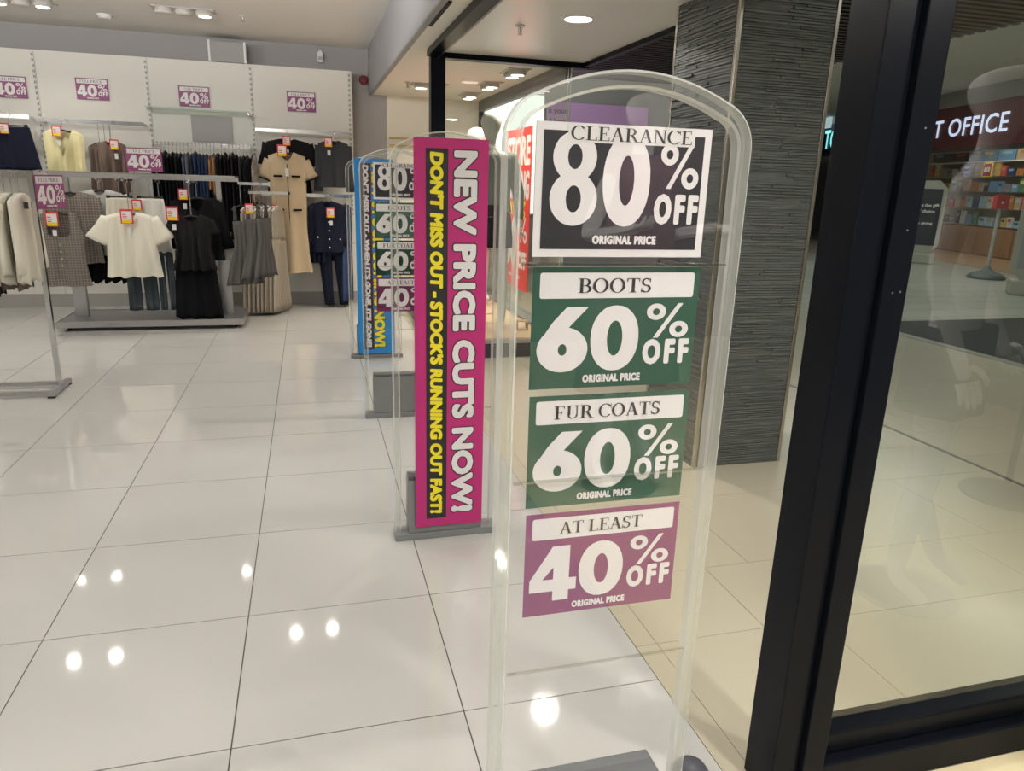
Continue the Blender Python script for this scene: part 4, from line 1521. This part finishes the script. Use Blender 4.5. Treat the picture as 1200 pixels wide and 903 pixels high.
# --- left chrome rail with white blouses
lr = thing('chrome_rail', 'freestanding chrome clothes rail at the left edge with white blouses', 'clothes rack', (0, 0, 0))
MB().box(-1.638, -1.600, 5.02, 5.38, .012, .036).build('foot_bar', m_steel, lr)
MB().box(-3.4, -1.638, 5.05, 5.08, .014, .038).box(-3.4, -1.638, 5.29, 5.32, .014, .038).build('base_bar', m_steel, lr)
for y in (5.03, 5.36):
    MB().box(-1.640, -1.598, y-.012, y+.012, .0, .012).build('rubber_foot', m_blackmatt, lr)
MB().box(-1.632, -1.604, 5.185, 5.215, .036, 1.385).build('upright', m_chrome, lr)
MB().box(-3.4, -3.37, 5.185, 5.215, .036, 1.385).box(-3.41, -3.36, 5.02, 5.38, .012, .036).build('upright', m_chrome, lr)
MB().box(-3.37, -1.632, 5.19, 5.21, 1.345, 1.37).build('hanging_bar', m_chrome, lr)
for i in range(9):
    x = -1.69-i*.078
    t = thing('white_long_blouse', '%s white long sleeved blouse from the right on the left chrome rail' % ordn[i], 'blouse', (x, 5.20, .735+garn.uniform(-.015, .015)), R(90), 'white blouses on the left chrome rail')
    cloth([[(.53, -.05, .05), (.485, -.19, .19), (.25, -.19, .19), (.12, -.19, .19), (.10, -.20, .20), (0, -.205, .205)]], .024, 5, .014, nx=16, seed=40+i, hemwave=.018).build('body', F['cream_white'], t, smooth=True, fix=True)
    for s in (-1, 1):
        sleeve(t, F['cream_white'], (s*.17, -.01, .47), (s*.205, -.02, .06), .048, .050, s+i)
    hanger(t, 0, .54, .17, 1.385-.735, m=m_glasssolid, hook_m=m_chrome)
    MB().box(-.05, -.03, -.05, -.03, .44, .48).build('clip', m_blackmatt, t)
for i in range(4):
    side_garment('dark_garment', ('first', 'second', 'third', 'fourth')[i]+' dark garment hung below the white blouses', 'garment', (-1.965, -1.729, -1.807, -1.885)[i], 5.20, 1.24, (.76, .56, .56, .60)[i], .26, ('black', 'taupe', 'taupe', 'plum')[i], .014, 'dark garments low on the left rail', rz=R(90), hook=1.38)

# ------------------------------------------------------------------ mannequins


def mannequin(name, label, loc, rz, m, scale=1., arms='down', legs='apart', group=None):
    t = thing(name, label, 'mannequin', loc, rz, group)
    V_ = {}
    E_ = []

    def j(n, x, y, z, rx, ry=None, p=None):
        V_[n] = (Vector((x, y, z))*scale, (rx*scale, (ry or rx)*scale))
        if p:
            E_.append((p, n))
    j('pelvis', 0, 0, .98, .125, .085)
    j('waist', 0, .0, 1.14, .095, .07, 'pelvis')
    j('chest', 0, -.01, 1.30, .12, .085, 'waist')
    j('upper', 0, 0, 1.42, .10, .07, 'chest')
    j('neck0', 0, 0, 1.50, .048, .048, 'upper')
    j('neck1', 0, -.01, 1.57, .045, .045, 'neck0')
    j('jaw', 0, -.022, 1.615, .070, .078, 'neck1')
    j('face', 0, -.015, 1.69, .100, .122, 'jaw')
    j('crown', 0, 0, 1.775, .085, .10, 'face')
    for s, nm in ((-1, 'l'), (1, 'r')):
        j('hip'+nm, s*.095, 0, .88, .082, .08, 'pelvis')
        if legs == 'apart':
            kn, an, to = (s*.12, -.03*s, .50), (s*.13, -.02+.03*s, .10), (s*.14, -.14+.03*s, .035)
        else:
            kn, an, to = (s*.09, -.02, .50), (s*.08, .02, .10), (s*.09, -.12, .035)
        j('thigh'+nm, s*.105, -.01, .70, .07, .07, 'hip'+nm)
        j('knee'+nm, *kn, .05, .05, 'thigh'+nm)
        j('calf'+nm, kn[0]*1.02, kn[1]+.025, .36, .048, .052, 'knee'+nm)
        j('ankle'+nm, *an, .03, .034, 'calf'+nm)
        j('toe'+nm, *to, .028, .02, 'ankle'+nm)
        j('sh'+nm, s*.165, 0, 1.425, .052, .05, 'upper')
        if arms == 'down':
            el, wr = (s*.24, .02, 1.14), (s*.26, -.09, .91)
        else:
            el, wr = (s*.25, .05, 1.17), (s*.24, -.19, 1.22)
        j('el'+nm, *el, .036, .036, 'sh'+nm)
        j('wr'+nm, *wr, .024, .028, 'el'+nm)
        d = (Vector(wr)-Vector(el)).normalized()
        pm = Vector(wr)+d*.06
        j('palm'+nm, pm.x, pm.y, pm.z, .022, .030, 'wr'+nm)
    names = list(V_)
    me = bpy.data.meshes.new('body')
    me.from_pydata([tuple(V_[n][0]) for n in names], [(names.index(a), names.index(b)) for a, b in E_], [])
    o = bpy.data.objects.new('body_tmp', me)
    C.objects.link(o)
    md = o.modifiers.new('skin', 'SKIN')
    md.use_smooth_shade = True
    for i, n in enumerate(names):
        me.skin_vertices[0].data[i].radius = V_[n][1]
        me.skin_vertices[0].data[i].use_root = (i == 0)
    sb = o.modifiers.new('sub', 'SUBSURF')
    sb.levels = 2
    sb.render_levels = 2
    dg = bpy.context.evaluated_depsgraph_get()
    me2 = bpy.data.meshes.new_from_object(o.evaluated_get(dg))
    bpy.data.objects.remove(o)
    me2.materials.clear()
    me2.materials.append(m)
    for p in me2.polygons:
        p.use_smooth = True
    link('body', me2, t)
    # fingers: five tapered chains rooted in each palm
    for s, nm in ((-1, 'l'), (1, 'r')):
        pm, wr = V_['palm'+nm][0], V_['wr'+nm][0]
        d = (pm-wr).normalized()
        side = Vector((0, 1, 0)) if abs(d.y) < .7 else Vector((1, 0, 0))
        side = (side-d*side.dot(d)).normalized()
        curl = d.cross(side)*s
        fb = MB()
        for q, (off, L) in enumerate(((-.027, .065), (-.010, .078), (.007, .074), (.023, .058))):
            a = pm+side*off+d*.005
            b = a+d*L*.45+curl*.004
            c_ = b+d*L*.33+curl*.014
            e = c_+d*L*.22+curl*.018
            fb.tube([a, b, c_, e], [.0095*scale, .009*scale, .008*scale, .005*scale], 8)
        a = wr+d*.02-side*.024
        fb.tube([a, a-side*.022+d*.022, a-side*.030+d*.05, a-side*.026+d*.068], [.011*scale, .010*scale, .009*scale, .005*scale], 8)
        fb.build('hand_fingers', m, t, smooth=True)
    return t, V_


def wear(t, rows_, m, name, depth=.10, folds=6, amp=.006, seed=0, power=2.0, y=0.):
    cloth([rows_], depth, folds, amp, nx=22, seed=seed, power=power).build(name, m, t, smooth=True, fix=True, loc=(0, y, 0))


def arm_cover(t, V_, m, nm, r=1.25):
    mb = MB()
    s0, e0, w0 = V_['sh'+nm][0], V_['el'+nm][0], V_['wr'+nm][0]
    mb.tube([s0+Vector((0, 0, .045)), s0, s0.lerp(e0, .5), e0, e0.lerp(w0, .5), w0.lerp(e0, .06)], [.045, .064, .056, .052, .044, .036], 14)
    mb.build('knit_sleeve', m, t, smooth=True)


m1, VV = mannequin('mannequin', 'grey glossy mannequin in a ribbed jumper standing in the far window, nearest', (1.530, 6.35, .156), R(-18), m_mannequin, 1.02, arms='down')
wear(m1, [(1.50, -.07, .07), (1.46, -.19, .19), (1.30, -.185, .185), (1.12, -.175, .175), (1.0, -.19, .19)], F['greygreen_knit'], 'ribbed_jumper', .125, 4, .006)
wear(m1, [(1.06, -.16, .16), (.95, -.19, .19), (.70, -.215, .215)], F['black'], 'black_shorts', .135, 5, .008)
for nm in 'lr':
    arm_cover(m1, VV, F['greygreen_knit'], nm)
m2, VV = mannequin('mannequin', 'pearl white mannequin farther back in the far window, head above the magenta banner', (1.66, 7.55, .156), R(10), m_mannequin2, 1.0, arms='down')
wear(m2, [(1.50, -.07, .07), (1.46, -.19, .19), (1.30, -.185, .185), (1.12, -.165, .165), (.85, -.22, .22), (.60, -.25, .25)], F['black'], 'black_dress', .13, 8, .012)
# near display window, to the right of and behind the camera: they show as reflections
m3, VV = mannequin('mannequin', 'pearl mannequin in a dark flowered dress in the near display, reflected in the nearest antenna', (1.40, -.85, .012), R(160), m_mannequin2, 1.0, arms='bent')
wear(m3, [(1.52, -.07, .07), (1.48, -.19, .19), (1.30, -.185, .185), (1.14, -.16, .16), (.85, -.24, .24), (.50, -.29, .29)], F['floral'], 'flowered_dress', .13, 9, .015)
m4, VV = mannequin('mannequin', 'pearl white mannequin in the near display, reflected in the right hand pane', (2.05, .55, .012), R(150), m_mannequin2, 1.0, arms='down')
wear(m4, [(.98, -.16, .16), (.90, -.18, .18), (.70, -.19, .19)], F['charcoal'], 'shorts', .12, 4, .006)
MB().lathe(0, 0, [(.18, 0), (.18, .008), (.17, .012)], 40).build('base_disc', m_steel, m4, loc=(0, 0, -.012))
MB().lathe(0, 0, [(.18, 0), (.18, .008), (.17, .012)], 40).build('base_disc', m_steel, m3, loc=(0, 0, -.012))

# posters in the far window
m_pposter = mat('poster_red', (.78, .055, .05), .5)
ps = thing('closing_poster', 'tall red STORE CLOSING save up to 50% off poster on the far window glass', 'poster', (1.965, 7.45, .40), R(-90))
MB().box(0, .86, 0, .006, 0, 1.50).build('board', m_pposter, ps)
g = MB()
place(g, text_poly('STORE', .80, .27, .015), .03, 1.16, -.001)
place(g, text_poly('CLOSING', .80, .27, .013), .03, .85, -.001)
place(g, text_poly('50', .44, .48, .028), .03, .20, -.001)
digit(g, '%', .52, .45, .28, .24)
place(g, text_poly('OFF', .28, .17, .012), .52, .20, 0)
place(g, text_poly('ORIGINAL PRICE', .4, .03, .002), .2, .10, 0)
g.v = [(v[0], -.0008, v[2]) for v in g.v]
g.build('white_lettering', m_pw, ps)
g = MB()
place(g, text_poly('SAVE', .44, .13, .009), .05, .70, -.001)
place(g, text_poly('UP', .16, .07, .005), .56, .77, -.001)
place(g, text_poly('TO', .16, .07, .005), .56, .68, -.001)
g.build('yellow_lettering', m_pyellow, ps)
wb = thing('shoe_block', 'small pale wooden block under the shoe in the far window', 'block', (1.79, 6.12, .156))
MB().box(-.05, -.045, -.04, .04, 0, .07).box(.045, .05, -.04, .04, 0, .07).box(-.05, .05, -.04, .04, .07, .076).build('block_body', mat('block_wood', (.55, .42, .30), .5), wb)

# reflected purple sign standing in the near display
fs = thing('floor_sign', 'tall grey and purple sale sign on a stand in the near display', 'sign', (3.50, -.22, 0), R(180-40))
MB().box(-.02, .62, .01, .03, .55, 1.66).build('board', mat('sign_grey', (.42, .43, .47), .5), fs)
MB().box(-.02, .62, .003, .0095, .60, 1.14).build('purple_field', m_ppurple, fs)
g = MB()
digit(g, '4', .03, .70, .18, .34)
digit(g, '0', .22, .70, .17, .34)
digit(g, '%', .42, .87, .16, .17)
place(g, text_poly('OFF', .17, .12, .010), .42, .71)
g.v = [(v[0], .0025, v[2]) for v in g.v]
g.build('numerals', m_pw, fs)
MB().tube([(.3, .06, .02), (.3, .06, 1.5)], .015, 10).build('pole', m_blackmatt, fs)
MB().lathe(.3, .06, [(.20, 0), (.20, .012), (.03, .02)], 28).build('base', m_blackmatt, fs)

# ------------------------------------------------------------------ post office and neighbour across the mall
D = Vector((.259, .966, 0))
N = Vector((.966, -.259, 0))
B = Vector((13.43, 12.51, 0))
ang = math.atan2(-D.y, -D.x)     # local +x runs towards the camera side (right in the photo)


def pofr(name, label, cat, s, off=0., z=0., group=None):
    p = B+D*s+N*off
    return thing(name, label, cat, (p.x, p.y, z), ang, group)


# in local frame: +x = to the right in the photo, +y = away from the mall side towards the viewer's far side
po = pofr('post_office_front', 'POST OFFICE shopfront fascia in dark red across the mall', 'shopfront', 4.8)
MB().box(0, 9.5, 0, .18, 2.41, 3.30).build('fascia', m_postred, po)
MB().box(0, 9.5, -.03, .20, 2.34, 2.41).build('lower_trim', m_steel, po)
g = text_poly('POST OFFICE', 3.72, .38, .006, spacing=1.05)
k = MB()
place(k, g, 1.62, 2.67, -.02)
k.build('lit_lettering', m_lit, po)
MB().box(0, 9.5, -.02, .2, 3.30, 3.62).build('top_band', m_mallgrey, po)
# neighbour to the left with cyan lettering
nb = pofr('neighbour_front', 'dark navy shopfront with lit cyan letters between pillar and black frame', 'shopfront', 12.4)
MB().box(0, 5.5, 0, .18, 2.50, 3.42).build('fascia', m_navy, nb)
g = MB()
place(g, text_poly('TO', .95, .55, .012), 4.28, 2.70, -.02)
g.build('lit_lettering', m_litcyan, nb)
MB().box(0, 5.5, 2.4, 2.5, 0, 2.5).build('back_wall', mat('neighbour_back', (.02, .015, .03), .6), nb)
MB().box(0, 5.5, -.02, .2, 3.42, 3.62).build('top_band', m_mallgrey, nb)
scn = pofr('advert_screen', 'pale lit advertising screen above the neighbouring shopfront', 'screen', 8.05, -.15, 3.30)
MB().box(-.4, .5, 0, .05, 0, .30).build('screen', mat('screen_pale', (.4, .5, .5), .4, emis=(.55, .75, .78), es=.55), scn)
for i, (s_, h_, c_) in enumerate(((7.9, 1.55, 'beige'), (7.55, 1.45, 'floral'), (7.25, 1.45, 'floral'))):
    mm = pofr('shop_coat', ('beige', 'dark red flowered', 'dark wine')[i]+' coat on a stand inside the navy fronted shop', 'coat', s_, .5)
    cloth([[(h_+.6, -.06, .06), (h_+.5, -.24, .24), (h_, -.22, .22), (.55, -.30, .30)]], .12, 6, .02, seed=i).build('body', F[c_] if i != 2 else mat('fabric_wine', (.12, .012, .02), .8), mm, smooth=True, fix=True)
    MB().tube([(0, 0, 0), (0, 0, h_+.65)], .02, 8).build('stand', m_blackmatt, mm)

pofloor = MB()
for (a, b) in (((-5, 0), (6.8, 2.84)),):
    P_ = [B+D*a[0]+N*a[1], B+D*b[0]+N*a[1], B+D*b[0]+N*b[1], B+D*a[0]+N*b[1]]
    pofloor.poly([(p.x, p.y, .006) for p in P_][::-1])
    pofloor.poly([(p.x, p.y, .001) for p in P_])
    for q in range(4):
        p, r_ = P_[q], P_[(q+1) % 4]
        pofloor.poly([(p.x, p.y, .001), (r_.x, r_.y, .001), (r_.x, r_.y, .006), (p.x, p.y, .006)])
struct('floor', pofloor, m_woodfloor)
wl = MB()
c_ = B+D*.9+N*2.9
wl.obox((c_.x, c_.y, 1.6), 12.0, .1, 3.2, D, N)
struct('wall_far', wl, m_shopback)
c_ = B+D*6.55+N*1.4
struct('wall_far', MB().obox((c_.x, c_.y, 1.7), .12, 3.0, 3.4, D, N), m_shopback)
area('post_office_light', (B+D*1.0+N*1.2+Vector((0, 0, 2.9)))[:], 46, 4, (1, .95, .82), sy=1.6, rot=(0, 0, ang))

sh = pofr('display_wall_unit', 'wooden based shelf unit full of books and cards inside the post office', 'shelving', 6.0, 2.0)
MB().box(0, 5.7, .52, .60, 0, 2.62).build('back_panel', mat('unit_back', (.42, .38, .26), .6), sh)
for q in range(8):
    MB().box(.03+q*.71, .03+q*.71+.64, .10, .50, .02, .68).build('wood_panel', m_woodpanel, sh, bevel=.006)
for zz in (.70, 1.12, 1.52, 1.90, 2.26):
    MB().box(0, 5.7, .22, .52, zz, zz+.03).build('shelf', m_white if zz > 2 else m_steel, sh)
MB().box(0, 5.7, .12, .5, .0, .02).build('kick', m_blackmatt, sh)
# products: books, cards and boxed goods standing on the shelves
prod = random.Random(5)
pal = [((.02, .04, .12), 'navy'), ((.55, .06, .05), 'red'), ((.60, .60, .55), 'white'), ((.08, .20, .10), 'green'), ((.65, .48, .10), 'yellow'), ((.30, .50, .60), 'pale blue'), ((.03, .03, .03), 'black'), ((.48, .36, .22), 'tan'),
       ((.42, .18, .05), 'orange'), ((.24, .24, .26), 'grey'), ((.14, .30, .48), 'blue')]
pm_ = [mat('cover_'+n.replace(' ', '_'), c, .45, var=.35, vscale=12) for c, n in pal]
rown = {0: 'bottom', 1: 'second', 2: 'third', 3: 'fourth', 4: 'top'}
used_l = {}
for r_i, zz in enumerate((.73, 1.15, 1.55, 1.93, 2.29)):
    xx = .06
    kk = 0
    while xx < 5.3:
        wv_ = prod.uniform(.16, .26) if r_i < 4 else prod.uniform(.30, .7)
        hv = prod.uniform(.15, .33) if r_i < 4 else .27
        ci = prod.randrange(len(pal)) if r_i < 4 else prod.choice((2, 7, 2, 10, 6))
        kk += 1
        key = (pal[ci][1], r_i)
        used_l[key] = used_l.get(key, 0)+1
        o = MB().box(0, wv_, 0, .05, 0, hv).build('boxed_book', pm_[ci])
        MB().box(wv_*.2, wv_*.8, -.003, -.0005, hv*.55, hv*.8).build('cover_panel', pm_[(ci*3+2+kk) % len(pal)], o)
        p = sh.location
        lx, ly = xx, .25
        o.location = (p.x+math.cos(ang)*lx-math.sin(ang)*ly, p.y+math.sin(ang)*lx+math.cos(ang)*ly, zz)
        o.rotation_euler = (0, 0, ang)
        tag(o, '%s %s covered book from the left, %s shelf of the post office unit' % (ordn[min(used_l[key]-1, 14)], pal[ci][1], rown[r_i]), 'book', 'goods on the post office shelves')
        xx += wv_+prod.uniform(.01, .09)
# price signs on wires
for (s_, z_, lab, c1, txt) in ((3.35, 1.92, 'blue square promotion sign hanging in front of the shelves', (.05, .16, .50), 'HAPPY'), (2.55, 1.90, 'red and yellow £10 sign hanging in front of the shelves', (.28, .01, .02), '£10')):
    t = pofr('promotion_sign', lab, 'sign', s_, 1.7, z_)
    if txt == '£10':
        MB().box(-.17, .17, .002, .012, -.02, .32).build('yellow_backing', m_pyellow, t)
    MB().box(-.14, .14, -.008, .001, .01, .29).build('card', mat('promo_card', c1, .5), t)
    g = MB()
    place(g, text_poly(txt, .22, .11 if txt == '£10' else .07, .006), -.11, .10 if txt == '£10' else .16, -.0095)
    if txt == 'HAPPY':
        place(g, text_poly('HOURS', .22, .07, .006), -.11, .05, -.0095)
    g.build('lettering', m_pw, t)
    MB().tube([(0, .005, .3), (0, .005, 2.48-z_)], .004, 6).build('wire', m_steel, t)

# gift sign stand
sb_ = thing('sign_stand', 'grey framed pavement sign with navy poster reading Give the gift of choice', 'sign stand', (12.62, 13.12, 0), R(-46))


def oct_(x0, x1, z0, z1, c, y0, y1):
    pts = [(x0+c, z0), (x1-c, z0), (x1, z0+c), (x1, z1-c), (x1-c, z1), (x0+c, z1), (x0, z1-c), (x0, z0+c)]
    mb = MB()
    mb.v += [(x, y0, z) for x, z in pts]+[(x, y1, z) for x, z in pts]
    mb.f.append(tuple(range(8)))
    mb.f.append(tuple(range(8, 16))[::-1])
    for q in range(8):
        mb.f.append((q, (q+1) % 8, 8+(q+1) % 8, 8+q))
    return mb


oct_(-.45, .45, .22, 1.72, .16, 0, .05).build('frame', m_boardgrey, sb_, fix=True)
MB().box(-.37, .37, -.008, -.001, .38, 1.55).build('poster', m_boardface, sb_)
g = MB()
place(g, text_poly('Give the gift', .46, .09, .003), -.12, 1.16, -.0095)
place(g, text_poly('of choice', .34, .08, .003), -.06, 1.05, -.0095)
place(g, text_poly('by giving', .32, .07, .003), -.05, .80, -.0095)
g.build('lettering', m_pw, sb_)
MB().box(-.42, .42, -.16, .22, 0, .22).build('water_base', m_boardgrey, sb_, bevel=.03)
sb2 = thing('sign_stand', 'second grey framed pavement sign partly cut by the right edge of the photo', 'sign stand', (10.6, 8.45, 0), R(-40))
oct_(-.45, .45, .22, 1.72, .16, 0, .05).build('frame', m_boardgrey, sb2, fix=True)
MB().box(-.37, .37, -.008, -.001, .38, 1.60).build('poster', mat('stand_poster', (.30, .32, .35), .5), sb2)
MB().box(-.42, .42, -.16, .22, 0, .22).build('water_base', m_boardgrey, sb2, bevel=.03)
# barrier post with dome base and red head
bp_ = thing('barrier_post', 'slim post with red head on a grey dome base in front of the post office', 'barrier post', (11.75, 10.45, 0))
MB().lathe(0, 0, [(.30, 0), (.31, .03), (.24, .09), (.10, .14), (.05, .20), (.035, .22)], 28).build('dome_base', m_bluegrey, bp_, smooth=True)
MB().tube([(0, 0, .2), (0, 0, 1.22)], .032, 12).build('pole', m_boardgrey, bp_)
MB().box(-.16, .12, -.06, .02, 1.22, 1.46).build('red_sign_head', mat('head_red', (.5, .02, .02), .4), bp_)
MB().box(-.05, -.01, -.063, -.0605, 1.31, 1.35).build('head_mark', m_pw, bp_)
